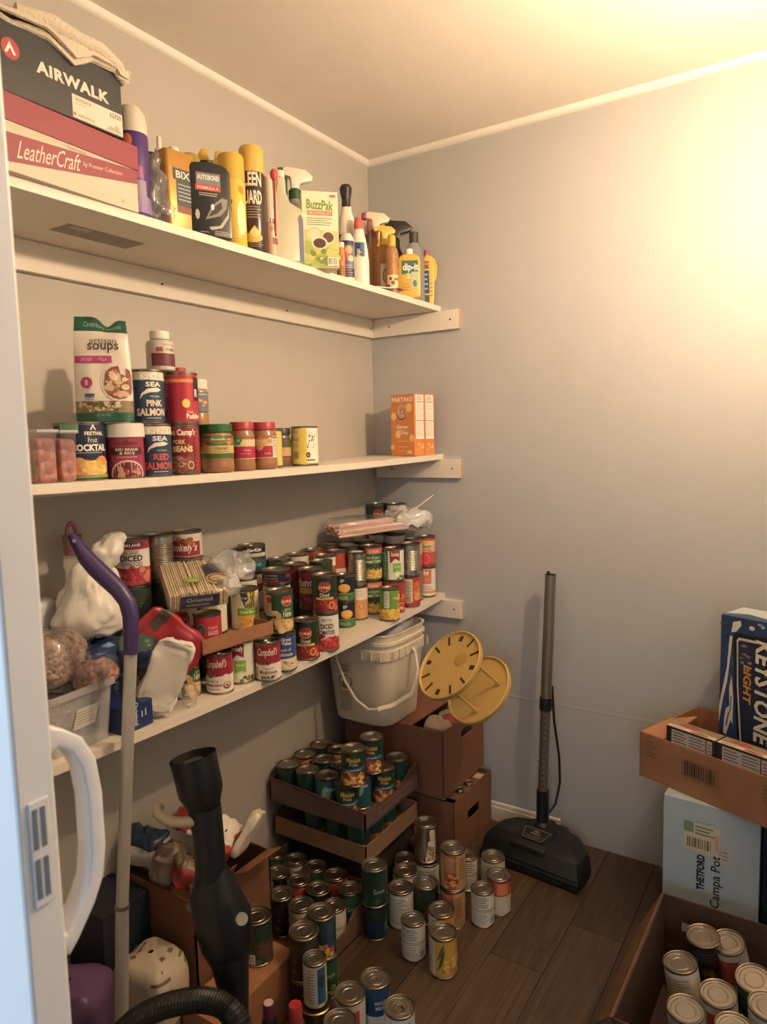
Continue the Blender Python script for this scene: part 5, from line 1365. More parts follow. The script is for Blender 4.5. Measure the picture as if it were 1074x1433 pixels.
trigger(t, .172, '#dccbb0', '#9a3038', '#9a3038', .95, .1, '#9a3038')
t = bottle('amber spray bottle with a small yellow trigger and cream label', 540, .238, [(0, 0), (.024, 0), (.026, .004), (.026, .105), (.020, .128), (.013, .14), (0, .14)], amber, .8, 0, lambda p: p.rect(-.016, .02, .026, .085, '#d9c49a').ell(.004, .052, .013, .020, '#5a4430').ell(.004, .052, .010, .016, '#c9ac78'), .026, s=(1, 1.2))
trigger(t, .138, '#d9b030', '#dfb838', '#e0bc44', .75, .1)
t = bottle('brown spray bottle with a black and yellow trigger by the end wall', 556, .140, [(0, 0), (.03, 0), (.032, .004), (.032, .12), (.024, .15), (.014, .168), (0, .168)], plastic('#2a2420'), .8, 0, s=(1.1, 1.3))
trigger(t, .168, '#2c2520', '#d8a040', '#d8b04a', 1.1, .0, '#2c2520')
bottle('clear bottle with yellow cap, amber liquid and food label', 550, .280, [(0, 0), (.021, 0), (.022, .004), (.022, .045), (.018, .06), (.021, .078), (.018, .094), (.011, .102), (0, .102)], mat('#a8743c', .15, 0, 'amber', .05, 20, 0, .5), 1, 0, lambda p: p.rect(-.018, .010, .02, .038, '#d9c08c').blob(-.014, .014, .016, .034, ['#6a4a30', '#8a3a2c', '#e0cfa0'], 10, .004), .022, ([(.0125, .10), (.0125, .122), (.011, .124), (0, .124)], '#d2ab36'), s=(1.02, 1.48))
bottle('large clear bottle with a grey cap in the corner', 581, .245, [(0, 0), (.036, 0), (.038, .004), (.038, .10), (.034, .125), (.022, .142), (.015, .148), (0, .148)], mat('#b9ad98', .15, 0, 'film', .3), 1, 0, None, None, ([(.017, .146), (.017, .172), (0, .173)], '#3f3e3a'), s=(.95, 1.42))
# yellow dip bottle
def d_dip(p):
    p.rect(-.022, .055, .026, .086, '#3f6a5c').txt('dip-it', .004, .069, .017, '#eceadc', .046, .03).txt('2', -.002, .051, .012, '#e6e2c8', .012, .03).rect(.006, .022, .026, .060, '#b8c49a').ell(.016, .033, .006, .008, '#5a7a6a').lines(-.02, .014, .004, .036, 3, '#b08a20', .3)
q = shelf1_at(574, .282)
dp = thing('cleaner_bottle', 'squat yellow cleaner bottle with green label and white cap', 'bottle', q, face(q.x, q.y)+math.radians(-2))
dp.scale = (1.15, 1.1, 1.42)
part('bottle_body', MB().prism([(-.029, 0), (.029, 0), (.032, .005), (.032, .088), (.026, .098), (.012, .102), (-.012, .102), (-.026, .098), (-.032, .088), (-.032, .005)], -.016, .016, lambda a, b, h: (a, h, b), plastic('#dcae2a')), dp, smooth=40, bev=.005)
p = PR(); d_dip(p); part('label_print', p.build(plane((0, -.0162, 0), (1, 0, 0), (0, 0, 1)), maxe=0), dp, smooth=0, fix=False)
part('cap', MB().lathe([(.011, .10), (.011, .114), (0, .115)], plastic('#e4dfd0'), 18), dp)
# yellow jug with handle
q = shelf1_at(600, .268)
yj = thing('bleach_jug', 'yellow handled jug with blue label and red cap against the end wall', 'jug', q, face(q.x, q.y)+math.radians(-4))
yj.scale = (.85, .9, 1.36)
part('bottle_body', MB().prism([(-.024, 0), (.020, 0), (.024, .006), (.028, .07), (.030, .10), (.014, .125), (-.006, .130), (-.020, .118), (-.026, .09)], -.018, .018, lambda a, b, h: (a, h, b), plastic('#d8b23a')), yj, smooth=40, bev=.005)
part('handle', MB().tube([(.010, 0, .122), (.026, 0, .115), (.034, 0, .098), (.030, 0, .075), (.022, 0, .060)], .006, plastic('#dcb93e'), 10), yj, smooth=60)
part('cap', MB().lathe([(.011, .126), (.011, .140), (.008, .142), (0, .142)], plastic('#b8505a'), 18, M=Matrix.Translation((-.004, 0, 0))), yj)
p = PR(); p.rect(-.022, .030, .006, .088, '#2f4a78').txt('max', -.006, .098, .010, '#3a3020', .024, .03).lines(-.018, .036, .002, .084, 4, '#a8b4cc').rect(-.020, .006, .006, .026, '#4a5a50').rect(-.02, .106, .006, .112, '#b8502c').lines(.008, .02, .022, .06, 4, '#b08a28')
part('label_print', p.build(plane((0, -.0182, 0), (1, 0, 0), (0, 0, 1)), maxe=0), yj, smooth=0, fix=False)
# flat packets lying at the edge
for i, (px, x, c, rz_, lb) in enumerate(((538, .283, '#c9b8a4', .9, 'flat pale sachet lying in front of the amber bottles'), (552, .290, '#b5564a', 1.2, 'flat red and silver sachet lying against the yellow cleaner bottle'))):
    q = shelf1_at(px, x)
    t = thing('sachet', lb, 'sachet', (q.x, q.y, z1+.0035+.006*i), rz_)
    part('sachet_body', MB().grid(lambda u, v: Vector(((u-.5)*.07, (v-.5)*.05, .003*noise3((u*2, v*2, i), 1.5, 3)+.002)), 10, 8, mat(c, .35, 0, 'foil', .2, 60)), t, smooth=60, thick=.003)

# ================================================================== cartons, bucket and disc rack in the corner
kraft = card('#84543a'); kraft_d = card('#6a4433'); kraft_l = card('#a4714a')
def wall_hole(mb, a, b, z0, z1, t, hole, m):
    """upright board from a to b (xy), with a rectangular hand hole (s0,s1,h0,h1)"""
    a, b = Vector((a[0], a[1], 0)), Vector((b[0], b[1], 0))
    d = (b-a); L = d.length; d.normalize(); n = Vector((-d.y, d.x, 0))
    M = Matrix(((d.x, n.x, 0, a.x), (d.y, n.y, 0, a.y), (0, 0, 1, 0), (0, 0, 0, 1)))
    if not hole: return mb.box((0, 0, z0), (L, t, z1), m, M)
    s0, s1, h0, h1 = hole
    mb.box((0, 0, z0), (s0, t, z1), m, M).box((s1, 0, z0), (L, t, z1), m, M).box((s0, 0, z0), (s1, t, h0), m, M)
    return mb.box((s0, 0, h1), (s1, t, z1), m, M)
def open_box(name, label, cat, loc, rot, size, m, inner=None, t=.004, holes=None, group=None):
    """open-topped box, local origin at the near-left corner"""
    r = thing(name, label, cat, loc, rot, group)
    sx, sy, h = size; holes = holes or {}
    part('box_floor', MB().box((0, 0, 0), (sx, sy, t), m), r, smooth=0)
    for nm, a, b in (('f', (0, 0), (sx, 0)), ('r', (sx, 0), (sx, sy)), ('b', (sx, sy), (0, sy)), ('l', (0, sy), (0, 0))):
        part('side_panel', wall_hole(MB(), a, b, t, h, t, holes.get(nm), m), r, smooth=0)
    return r
rc = math.radians(-6)
lo = open_box('cardboard_carton', 'brown carton standing on the floor under another carton in the corner', 'box', (.075, -.315, .0), math.radians(-1), (.415, .285, .205), kraft, holes={'r': (.10, .19, .10, .135)})
part('carton_flap', MB().box((0, .03, .203), (.415, .25, .207), kraft), lo, smooth=0)
part('torn_flap', MB().box((.385, .20, .207), (.412, .235, .2085), card('#cbb48a')), lo, smooth=0)
for x, y in ((.398, .075), (.402, .135)):
    tt = thing('small_can', 'end of a small bare can peeking from between the two cartons', 'can', (.075+x, -.315+y, .2075), (0, 0, 0), 'small cans between the cartons')
    part('can_body', MB().lathe([(0, 0), (.014, 0), (.015, .001), (.015, .010), (.014, .0115), (.012, .010), (0, .010)], STEEL, 20), tt)
uc = open_box('cardboard_carton', 'brown carton with hand hole stacked on another carton in the corner', 'box', (.062, -.332, .2195), math.radians(-1), (.400, .300, .2305), kraft, holes={'r': (.13, .215, .165, .195)})
part('carton_flap', MB().box((.0, .002, .226), (.275, .296, .230), kraft), uc, smooth=0)
for i, (c, h, m, lb) in enumerate((((.405, -.16, .415), (.045, .06, .030), film('#d0c6be', .25, .15), 'clear produce bag inside the upper carton'), ((.40, -.25, .425), (.05, .05, .022), mat('#b49a80', .5, 0, 'paper', .15, 30), 'tan paper packet at the front of the upper carton'), ((.42, -.20, .425), (.03, .035, .022), mat('#a8343c', .35, 0, 'film_print', .2, 30), 'red foil packet inside the upper carton'))):
    g = thing('packet', lb, 'packet'); part('packet_body', pillow(c, h, (0, .2, .3*i), 40+i, .008, 34, .6, m, nu=30, nv=18), g, smooth=50)
# white bucket
bk = thing('bucket', 'white square-sided plastic bucket with bail handle on the carton', 'bucket', (.176, -.292, .4505), 0)
bk.scale = (1.03, 1.03, 1.0)
bm_ = mat('#d6cab4', .4, 0, 'plastic', .04, 12)
def sq(h, k=1.):
    n = 48; out = []
    for j in range(n):
        a = 2*math.pi*j/n; e = .42
        out.append((h*k*math.copysign(abs(math.cos(a))**e, math.cos(a)), h*k*math.copysign(abs(math.sin(a))**e, math.sin(a))))
    return out
prof = [(0, .0), (.100, 0), (.110, .004), (.113, .012), (.132, .235), (.138, .236), (.139, .268), (.134, .270), (.135, .284), (.141, .286), (.141, .296), (.136, .298), (.137, .316), (.140, .318), (.140, .322), (.133, .322), (.130, .24), (.109, .010), (0, .008)]
mb = MB(); n = 48; V = []
for h, z in prof: V += [(x, y, z) for x, y in sq(max(h, 1e-4))]
mb.add(V, [(i*n+j, i*n+(j+1) % n, (i+1)*n+(j+1) % n, (i+1)*n+j) for i in range(len(prof)-1) for j in range(n)], bm_)
part('bucket_body', mb, bk, smooth=40)
for j in range(7):
    x = -.11+.22*j/6
    part('rim_rib', MB().box((x-.0015, -.1425, .238), (x+.0015, -.137, .268), bm_), bk, smooth=0)
    part('rim_rib', MB().box((.137, x-.0015, .238), (.1425, x+.0015, .268), bm_), bk, smooth=0)
p = PR()
u0 = -.070
p.rect(u0, .035, u0+.058, .215, '#8c8474').rect(u0+.0015, .0365, u0+.0565, .2135, '#cfc3ae')
p.txt('WARNING', u0+.029, .203, .008, '#3a362e', .045, .02).lines(u0+.005, .178, u0+.053, .197, 3, '#4a463c', .5)
p.ell(u0+.029, .145, .026, .026, '#3a362e').ell(u0+.029, .145, .0225, .0225, '#cfc3ae')
p.ell(u0+.024, .138, .009, .011, '#5a5648').ell(u0+.026, .156, .006, .006, '#5a5648').rect(u0+.018, .125, u0+.036, .134, '#6a6454')
p.poly([(u0+.011, .160), (u0+.014, .163), (u0+.047, .130), (u0+.044, .127)], '#3a362e')
p.lines(u0+.005, .040, u0+.053, .112, 12, '#5a5648', .45)
def bmap(u, v, o):
    k = (.113+(.132-.113)*(v-.012)/.223)
    e = .42; best = None
    # point on the rounded-square wall at this x
    c = max(-1, min(1, u/k)); a = math.acos(math.copysign(abs(c)**(1/e), c)); s = math.sin(a)**e
    return (u, -(k*s)-.0008-o, v)
part('warning_print', p.build(bmap, maxe=.01), bk, smooth=0, fix=False)
part('bail_handle', MB().tube([(-.070, -.138, .250), (-.055, -.150, .225), (-.015, -.165, .165), (.035, -.175, .112), (.080, -.172, .085), (.115, -.165, .090)], .0048, plastic('#d4c8b2'), 8).tube([(.185, -.085, .125), (.176, -.02, .185), (.155, .0, .245), (.142, .0, .255)], .0055, plastic('#d4c8b2'), 8), bk, smooth=60)
part('handle_grip', MB().tube([(.112, -.166, .089), (.150, -.135, .100), (.186, -.084, .126)], .0095, plastic('#d8ccb6'), 12), bk, smooth=60)
part('crumpled_liner', pillow((.02, .02, .30), (.09, .09, .045), (0, 0, .3), 14, .02, 20, .7, mat('#9d9588', .5, 0, 'film', .4), nu=36, nv=20), bk, smooth=50)
# yellow two-disc rack
nn = (.46*(-fw)+.888*(-.72*rt+.69*up)).normalized()
lc_ = PD(671, 966, 2.22)
uc_ = lc_+nn*.150
Q = nn.to_track_quat('Z', 'Y').to_matrix().to_4x4()
yr = thing('disc_rack', 'yellow plastic rack of two discs joined by rods leaning on the carton', 'rack', lc_)
ym = plastic('#c7a150', .45)
Rd = .114
def disc(off, slots):
    M = Matrix.Translation(nn*off)@Q
    mb = MB().lathe([(0, -.002), (Rd-.006, -.002), (Rd, -.006), (Rd+.002, -.003), (Rd+.002, .009), (Rd-.002, .011), (Rd-.006, .004), (0, .002)], ym, 48, M=M)
    return mb
part('disc', disc(0, False), yr, smooth=40)
ud = part('disc', disc(.150, True), yr, smooth=40)
sl = mat('#3a2c14', .7)
for i in range(12):
    a = 2*math.pi*i/12+.2
    M = Matrix.Translation(nn*.150)@Q@Matrix.Rotation(a, 4, 'Z')
    ln = .032 if i % 3 else .018
    part('slot', MB().box((Rd*.80-ln*.5, -.0035 if i % 3 else -.007, .0028), (Rd*.80+ln*.5, .0035 if i % 3 else .007, .0046), sl, M), ud, smooth=0)
part('boss', MB().lathe([(.028, .002), (.022, .004), (.012, .004), (0, .003)], plastic('#b98f45', .4), 24, M=Matrix.Translation(nn*.150)@Q@Matrix.Translation((.03, .03, 0))), ud)
for i in range(4):
    a = 2*math.pi*i/4+.6
    q = Q.to_3x3()@Vector((math.cos(a)*.075, math.sin(a)*.075, 0))
    rd = part('rod', MB().tube([q, q+nn*.150], .0042, ym, 10), yr, smooth=60)
    part('rod_foot', MB().tube([q+nn*.001, q+nn*.012], .0085, ym, 10), rd, smooth=60)

# ================================================================== trays of cans
wrap = card('#5c3a34')
def tray_open(name, label, loc, size, m, walls, rot=0):
    t = thing(name, label, 'tray', loc, rot)
    sx, sy = size
    part('tray_floor', MB().box((0, 0, 0), (sx, sy, .003), m), t, smooth=0)
    for poly, a, b in walls:
        d = (Vector(b+(0,))-Vector(a+(0,))); L = d.length; d.normalize(); n_ = Vector((-d.y, d.x, 0))
        part('tray_wall', MB().prism([(u*L, v) for u, v in poly], 0, .0035, lambda u, v, h: Vector(a+(0,))+d*u+n_*h+Vector((0, 0, v)), m), t, smooth=0)
    return t
flat = lambda h: [(0, 0), (1, 0), (1, h), (0, h)]
# base carton, lower tray
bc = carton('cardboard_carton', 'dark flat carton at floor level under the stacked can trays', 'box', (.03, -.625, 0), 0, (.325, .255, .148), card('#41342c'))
X0, Y0, X1, Y1 = .02, -.680, .380, -.372
t2 = tray_open('can_tray', 'tan cardboard can tray below the shrink-wrapped fruit tray', (X0, Y0, .1485), (X1-X0, Y1-Y0), card('#8a6a4c'),
    [(flat(.060), (0, 0), (X1-X0, 0)), (flat(.060), (X1-X0, 0), (X1-X0, Y1-Y0)), (flat(.060), (X1-X0, Y1-Y0), (0, Y1-Y0)), (flat(.060), (0, Y1-Y0), (0, 0))])
for i in range(4):
    for j in range(4):
        if 0 < i < 3 and 0 < j < 3 or j == 3 or i == 0: continue
        put_can('fruit_dark', X0+.055+.083*i, Y0+.045+.072*j, .152, 'dark fruit can packed in the tan lower tray', 'cans in the tan lower tray', turn=30*i)
zt = .2655
hn, hf = .072, .060
t1 = tray_open('can_tray', 'shrink-wrapped brown fruit can tray with a torn front corner', (X0, Y0-.012, zt), (X1-X0+.008, Y1-Y0), wrap,
    [([(0, 0), (1, 0), (1, .052), (.9, .058), (0, .078)], (0, 0), (X1-X0+.008, 0)), ([(0, 0), (1, 0), (1, .090), (.85, .08), (.6, .045), (.3, .048), (.1, .06), (0, .052)], (X1-X0+.008, 0), (X1-X0+.008, Y1-Y0)), (flat(.075), (X1-X0+.008, Y1-Y0), (0, Y1-Y0)), (flat(.075), (0, Y1-Y0), (0, 0))])
p = PR(); p.rect(.06, .008, .26, .040, '#7a4a3c').txt('MISSION PRIDE', .16, .024, .014, '#4a2c26', .17, .03)
part('tray_print', p.build(plane((.3685, .012, .004), (0, 1, 0), (0, 0, 1)), maxe=0), t1, smooth=0, fix=False)
p = PR(); p.txt('MISSION', .17, .034, .020, '#4a302a', .13, .02)
part('tray_print', p.build(plane((0, -.0006, 0), (1, 0, 0), (0, 0, 1)), maxe=0), t1, smooth=0, fix=False)
part('shrink_film', MB().grid(lambda u, v: Vector((.01+.355*u, -.004-.003*abs(noise3((u*3, v, 0), 5, 2)), .002+(.07-.02*u)*v+.004*noise3((u*2, v, 3), 4, 1))), 24, 6, film('#f0e8e4', .05, .2)).grid(lambda u, v: Vector((.3725+.003*abs(noise3((u*3, v, 5), 5, 7)), .30*u, .002+.06*v)), 20, 6, film('#f0e8e4', .05, .2)), t1, smooth=50)
zc = zt+.0035
spots = [(.062, -.645, 'fruit_dark'), (.062, -.562, 'fruit_orange'), (.062, -.478, 'fruit_dark'), (.138, -.645, 'fruit_dark'), (.138, -.562, 'fruit_dark'), (.138, -.478, 'fruit_orange'), (.214, -.645, 'teal_can'), (.214, -.562, 'teal_can'), (.214, -.478, 'fruit_dark'), (.338, -.508, 'mission'), (.340, -.430, 'fruit_dark'), (.290, -.578, 'teal_can'), (.295, -.648, 'mission')]
lbl = {'fruit_dark': 'dark green fruit can sitting in the shrink-wrapped tray', 'fruit_orange': 'orange-topped fruit can sitting in the shrink-wrapped tray', 'teal_can': 'teal fruit can sitting in the shrink-wrapped tray', 'mission': 'green fruit can with gold lettering sitting down in the shrink-wrapped tray'}
for x, y, k in spots:
    put_can(k, x, y, zc, lbl[k], 'shrink-wrapped tray, '+k, turn=-10)
put_can('mission', .318, -.645, zc+H1, 'green fruit can picturing corn-yellow fruit, raised above the shrink-wrapped tray', turn=-12)
put_can('mission2', .322, -.548, zc+H1, 'green fruit can picturing mixed fruit, raised at the rear of the tray', turn=-20)
# tray on the floor
ft = tray_open('can_tray', 'open brown can tray sitting on the plank floor', (.012, -1.005, 0), (.398, .345), card('#6e4a36'),
    [(flat(.085), (0, 0), (.398, 0)), ([(0, 0), (1, 0), (1, .085), (.62, .085), (.5, .05), (0, .05)], (.398, 0), (.398, .345)), (flat(.085), (.398, .345), (0, .345)), (flat(.085), (0, .345), (0, 0))])
fl_spots = [(.058, -.723, 'green_floor'), (.134, -.715, 'white_floor'), (.210, -.712, 'green_floor'), (.134, -.795, 'dark'), (.290, -.715, 'orange_floor'), (.210, -.790, 'orange_floor'), (.134, -.872, 'dark'), (.366, -.745, 'green_floor'), (.210, -.870, 'dark'), (.288, -.795, 'dark'), (.288, -.875, 'white_floor'), (.366, -.825, 'white_floor2'), (.366, -.905, 'white_floor')]
lbl = {'green_floor': 'green can standing in the open floor tray', 'white_floor': 'cream can standing in the open floor tray', 'dark': 'dark brown can standing in the open floor tray', 'orange_floor': 'orange and cream can standing in the open floor tray', 'white_floor2': 'white text-covered can standing in the open floor tray'}
for i, (x, y, k) in enumerate(fl_spots):
    put_can(k, x, y, .0035, lbl[k], 'open floor tray, '+k, turn=(i*37) % 50-25)
put_can('green_floor', .452, -.990, 0, 'green can on the floor carrying a carrot can', turn=0)
put_can('carrot_can', .452, -.992, H1, 'can with carrot picture stacked beside the open floor tray', turn=-8)
put_can('dark', .462, -1.074, 0, 'dark can on the floor carrying another dark can', turn=0)
put_can('dark', .462, -1.074, .113, 'dark can stacked next to the carrot can', turn=0)
tn = thing('flat_tin', 'brown tin with a gold rim under a slim blue can', 'tin', (.522, -1.112, 0))
part('tin_body', MB().lathe([(0, 0), (.036, 0), (.038, .003), (.038, .080), (.0365, .083), (0, .083)], mat('#4a3a30', .4, .2), 28), tn)
part('tin_rim', MB().lathe([(.0365, .082), (.0395, .083), (.0395, .089), (.037, .0905), (.034, .089), (.033, .086), (0, .086)], mat('#a98a4c', .3, 1.), 28), tn)
put_can('tall_blue', .520, -1.108, .0905, 'slim blue and cream milk can standing on a brown tin', turn=5)
put_can('blue_pull', .612, -.990, 0, 'blue milk can with a ring pull at the floor front', turn=-10)
put_can('white_pull', .705, -1.030, 0, 'white and navy can with a ring pull beside the blue milk can', turn=10)
put_can('dent_lid', .590, -1.066, .0, 'plain-lidded can between the blue milk can and the brown tin', turn=0)
put_can('white_floor', .618, -1.145, 0, 'cream can in front of the plain-lidded can', turn=0)
# bottom carton with a can on it
carton('cardboard_carton', 'low orange-brown carton in front of the open floor tray', 'box', (.312, -1.330, 0), 0, (.112, .265, .150), card('#a06a42'))
put_can('brown_green', .360, -1.128, .1505, 'dark green and brown can standing on the low carton', turn=5)
def sauce(label, loc, body, cap, r=.026, h=.195, top=None):
    t = thing('sauce_bottle', label, 'bottle', loc, face(loc[0], loc[1]))
    part('bottle_body', MB().lathe([(0, 0), (r, 0), (r+.001, .004), (r+.001, h*.62), (r*.7, h*.78), (r*.5, h*.86), (0, h*.86)], mat(body, .2, 0, 'sauce', .08, 30, 0, .4), 24), t)
    part('cap', MB().lathe([(0, h), (r*.50, h), (r*.55, h-.002), (r*.56, h*.84), (0, h*.84)], plastic(cap), 30), t)
    if top: part('cap_top', MB().lathe([(0, h+.0012), (r*.42, h+.0012), (r*.44, h)], plastic(top), 24), t)
q = P(413, 1402, .2)
sauce('red-capped sauce bottle on the floor by the low carton', (q.x, q.y, 0), '#7a2c22', '#b32a30')
q = P(376, 1402, .2)
sauce('purple-capped bottle with a pale disc on its cap', (q.x, q.y, 0), '#2c1c26', '#5a2440', .024, .198, '#d0b8b4')

# ------------------------------------------------------------------ loose cans on the floor by the vacuum head
F1 = H1
put_can('white_floor', .488, -.505, 0, 'cream can under a can with a torn label', turn=20)
put_can('torn_floor', .480, -.497, H1, 'bare can with a torn label, raised on a cream can', turn=6)
put_can('cheese_floor', .617, -.585, 0, 'orange sauce can, lower of a stack of two on the floor', turn=-4)
put_can('cheese_floor', .619, -.583, .116, 'orange sauce can, upper of a stack of two on the floor', turn=8)
put_can('white_floor', .455, -.585, 0, 'cream can behind the other cream cans beside the trays', turn=0)
put_can('white_floor', .487, -.663, 0, 'cream text-covered can between the open floor tray and the dark green can', turn=-10)
put_can('brown_green', .540, -.606, 0, 'dark green can in the middle of the loose floor cans', turn=0)
put_can('white_floor2', .583, -.756, 0, 'white text-covered can at the front of the loose floor cans', turn=-6)
put_can('yellow_floor', .636, -.690, 0, 'golden yellow can behind a matching golden can', turn=20)
put_can('yellow_floor', .681, -.767, 0, 'golden yellow can at the front of the loose floor cans', turn=4)
put_can('white_floor2', .690, -.537, 0, 'white text-covered can to the right of the orange stack', turn=4)
put_can('orange_floor', .708, -.462, 0, 'white and orange-brown can next to the vacuum head', turn=-30)
put_can('white_floor', .656, -.384, 0, 'cream can closest to the vacuum head', turn=0)
put_can('white_floor2', .578, -.410, 0, 'white can behind the orange stack on the floor', turn=15)
put_can('navy_floor', .450, -.742, 0, 'blue can on the floor under a green can', turn=60)
put_can('dkgreen_floor', .450, -.742, H2, 'green can stacked on a blue can between the trays', turn=-10)
put_can('white_floor2', .418, -.520, 0, 'white can half hidden beside the stacked trays', turn=-20)
put_can('dark', .418, -.430, 0, 'dark olive can at the back beside the cartons', turn=0)

# ================================================================== vacuum head and wand
vc = thing('vacuum_cleaner', 'black vacuum power head with upright metal wand against the wall', 'vacuum', (0, 0, 0))
vb = plastic('#1a1d1c', .38)
A0 = Vector((.552, -.245, 0)); ex_ = (Vector((.888, -.276, 0))-A0).normalized(); ey_ = Vector((-ex_.y, ex_.x, 0))
WV = .338
def vpt(a, b, z): return A0+ex_*a+ey_*b+Vector((0, 0, z))
plan0 = [(0, 0), (WV, 0), (WV+.006, .02), (WV+.004, .10), (WV-.03, .15), (WV-.09, .175), (WV-.10, .20), (.10, .20), (.09, .175), (.03, .15), (-.004, .10), (-.006, .02)]
def scale_plan(k, dy, y0): return [((a-WV/2)*k+WV/2, (b-.1)*dy+.1+y0) for a, b in plan0]
lv = [(plan0, .006), (plan0, .040), (scale_plan(.985, .97, .0), .043), (scale_plan(.98, .95, .002), .062), (scale_plan(.93, .86, .006), .080), (scale_plan(.80, .70, .018), .092)]
n = len(plan0); V = [vpt(a, b, z) for pl_, z in lv for a, b in pl_]
F = [tuple(reversed(range(n))), tuple(range((len(lv)-1)*n, len(lv)*n))]+[(i*n+j, i*n+(j+1) % n, (i+1)*n+(j+1) % n, (i+1)*n+j) for i in range(len(lv)-1) for j in range(n)]
part('housing', MB().add(V, F, vb), vc, smooth=25, bev=.003)
part('bumper', MB().box((0, 0, 0), (1, 1, 1), plastic('#121413', .5), Matrix(((ex_.x*WV*1.02, ey_.x*.012, 0, A0.x-ey_.x*.008-ex_.x*.003), (ex_.y*WV*1.02, ey_.y*.012, 0, A0.y-ey_.y*.008-ex_.y*.003), (0, 0, .026, .006), (0, 0, 0, 1)))), vc, smooth=0, bev=.003)
part('hood', MB().prism([(.095, .012), (.225, .012), (.212, .12), (.185, .185), (.125, .185), (.108, .12)], .075, .104, lambda a, b, h: vpt(a, b, h-.02*(1-min(1, b/.10))), vb), vc, smooth=30, bev=.006)
part('pedal', MB().prism([(.245, .02), (.30, .02), (.30, .05), (.245, .05)], .0, .0, lambda a, b, h: vpt(a, b, h), vb).box((0, 0, 0), (.01, .01, .001), vb, Matrix.Translation(vpt(.25, .05, .08))) if False else MB().prism([(.245, .024), (.30, .024), (.30, .052), (.245, .052)], .070, .083, lambda a, b, h: vpt(a, b, h), plastic('#2a2d2b', .3)), vc, smooth=0, bev=.002)
p = PR(); 
p.su = p.sv = 1.3
p.poly([(-.036, .020), (.036, .020), (.026, -.020), (-.026, -.020)], '#a89c82').poly([(-.0345, .0188), (.0345, .0188), (.025, -.0188), (-.025, -.0188)], '#141614').ell(0, .011, .009, .003, '#8a826c').txt('ATTIL-A', 0, .002, .006, '#b8ae94', .026, .02).rect(-.026, -.0065, .026, -.0055, '#8a6a3c').lines(-.02, -.015, .02, -.009, 2, '#7a7260')
o_ = vpt(.162, .072, .1005); sl_ = (ey_+Vector((0, 0, .16))).normalized()
part('badge', p.build(plane(o_, ex_, sl_), maxe=0), vc, smooth=0, fix=False)
def PY(px, py, y):
    v = ray(px, py); return CAM+v*((y-CAM.y)/v.y)
pb = vpt(.152, .150, .085); pm1 = PY(760, 1105, -.105); pj = PY(764, 988, -.098); ptp = PY(771, 804, -.080)
part('swivel', MB().lathe([(0, 0), (.030, 0), (.030, .02), (.022, .03), (0, .03)], vb, 20, M=Matrix.Translation(pb-Vector((0, 0, .004)))), vc)
part('wand_socket', MB().tube([pb, pb.lerp(pm1, .5), pm1], [.022, .021, .0205], vb, 16), vc, smooth=50)
chrome = mat('#8a8176', .38, .75, 'chrome', .08, 20)
wd = part('wand', MB().tube([pm1, pj], .0165, chrome, 16), vc, smooth=50)
for i in range(14):
    c = pm1.lerp(pj, .06+.88*i/13)-fw*.015-rt*.004
    part('ratchet_notch', MB().tube([c-up*.002, c+up*.002], .0035, mat('#4a463f', .4, .8), 8), wd, smooth=40)
part('wand_collar', MB().tube([pj-(ptp-pj).normalized()*.012, pj+(ptp-pj).normalized()*.030], .021, plastic('#191b1b'), 16), vc, smooth=50)
ut = part('wand', MB().tube([pj, ptp], .0180, chrome, 20, caps=False), vc, smooth=50)
part('wand_lining', MB().tube([pj.lerp(ptp, .5), ptp+Vector((0, 0, .001))], .0168, mat('#24211e', .6), 20, caps=False), ut, smooth=50)
part('latch_button', MB().tube([ptp-Vector((.012, -.012, .0)), ptp+Vector((-.012, .012, .008))], .005, plastic('#1a1a1a'), 8), ut, smooth=50)
cdp = [PY(773, 960, -.06), PY(776, 1010, -.05), PY(783, 1060, -.045), PY(784, 1095, -.05), PY(778, 1125, -.075), PY(768, 1138, -.10)]
part('power_cord', MB().tube(cdp, .0042, plastic('#141414'), 10), vc, smooth=60)

# ================================================================== boxes at the right
thb = mat('#a9b9c0', .55, 0, 'carton', .05, 20)
TZ = .450
def d_thet(p):
    p.txt('THETFORD', .095, .262, .020, '#1c2226', .098, .05, 0, 1.5708).txt('Campa Potti', .134, .255, .024, '#1c2226', .160, .015, .0, 1.5708)
    p.rect(.052, .318, .140, .395, '#c9c2a8').rect(.052, .366, .076, .395, '#6f9a68').bars(.055, .322, .128, .356, '#cdbf9c', '#4a3f30').lines(.08, .362, .128, .390, 3, '#6a5f4c').rect(.128, .33, .138, .375, '#c89a94').rect(.142, .305, .164, .345, '#c2b8b0').lines(.146, .31, .16, .34, 3, '#8a7a80').lines(.08, .396, .13, .402, 1, '#88a070')
carton('toilet_carton', 'pale blue carton with handwritten-style black lettering by the end wall', 'box', (1.160, -.400, 0), math.radians(-3), (.232, .325, TZ), thb, (('f', d_thet),))
carton('storage_tote', 'dark navy box to the right of the pale blue carton', 'box', (1.398, -.415, 0), math.radians(-3), (.32, .33, TZ-.005), mat('#161d26', .5, 0, 'carton', .1, 20))
tr_ = math.radians(-21.6)
def d_trayf(p):
    p.bars(.128, .048, .232, .098, '#8a5f40', '#33281f')
    p.lines(.018, .064, .058, .112, 5, '#6a4a34', .25, .6).lines(.34, .06, .40, .11, 5, '#6a4a34', .25, .6)
ot = open_box('cardboard_tray', 'kraft cardboard tray holding rows of small black and white boxes', 'tray', (1.079, -.323, TZ+.001), tr_, (.52, .30, .128), card('#9c6c48'))
part('tray_flap', MB().prism([(.0, .0), (.115, .0), (.068, .115), (.0, .075)], .126, .1295, lambda a, b, h: (b if False else a*.62+.002, b*1.9+.002, h), card('#a87650')), ot, smooth=0)
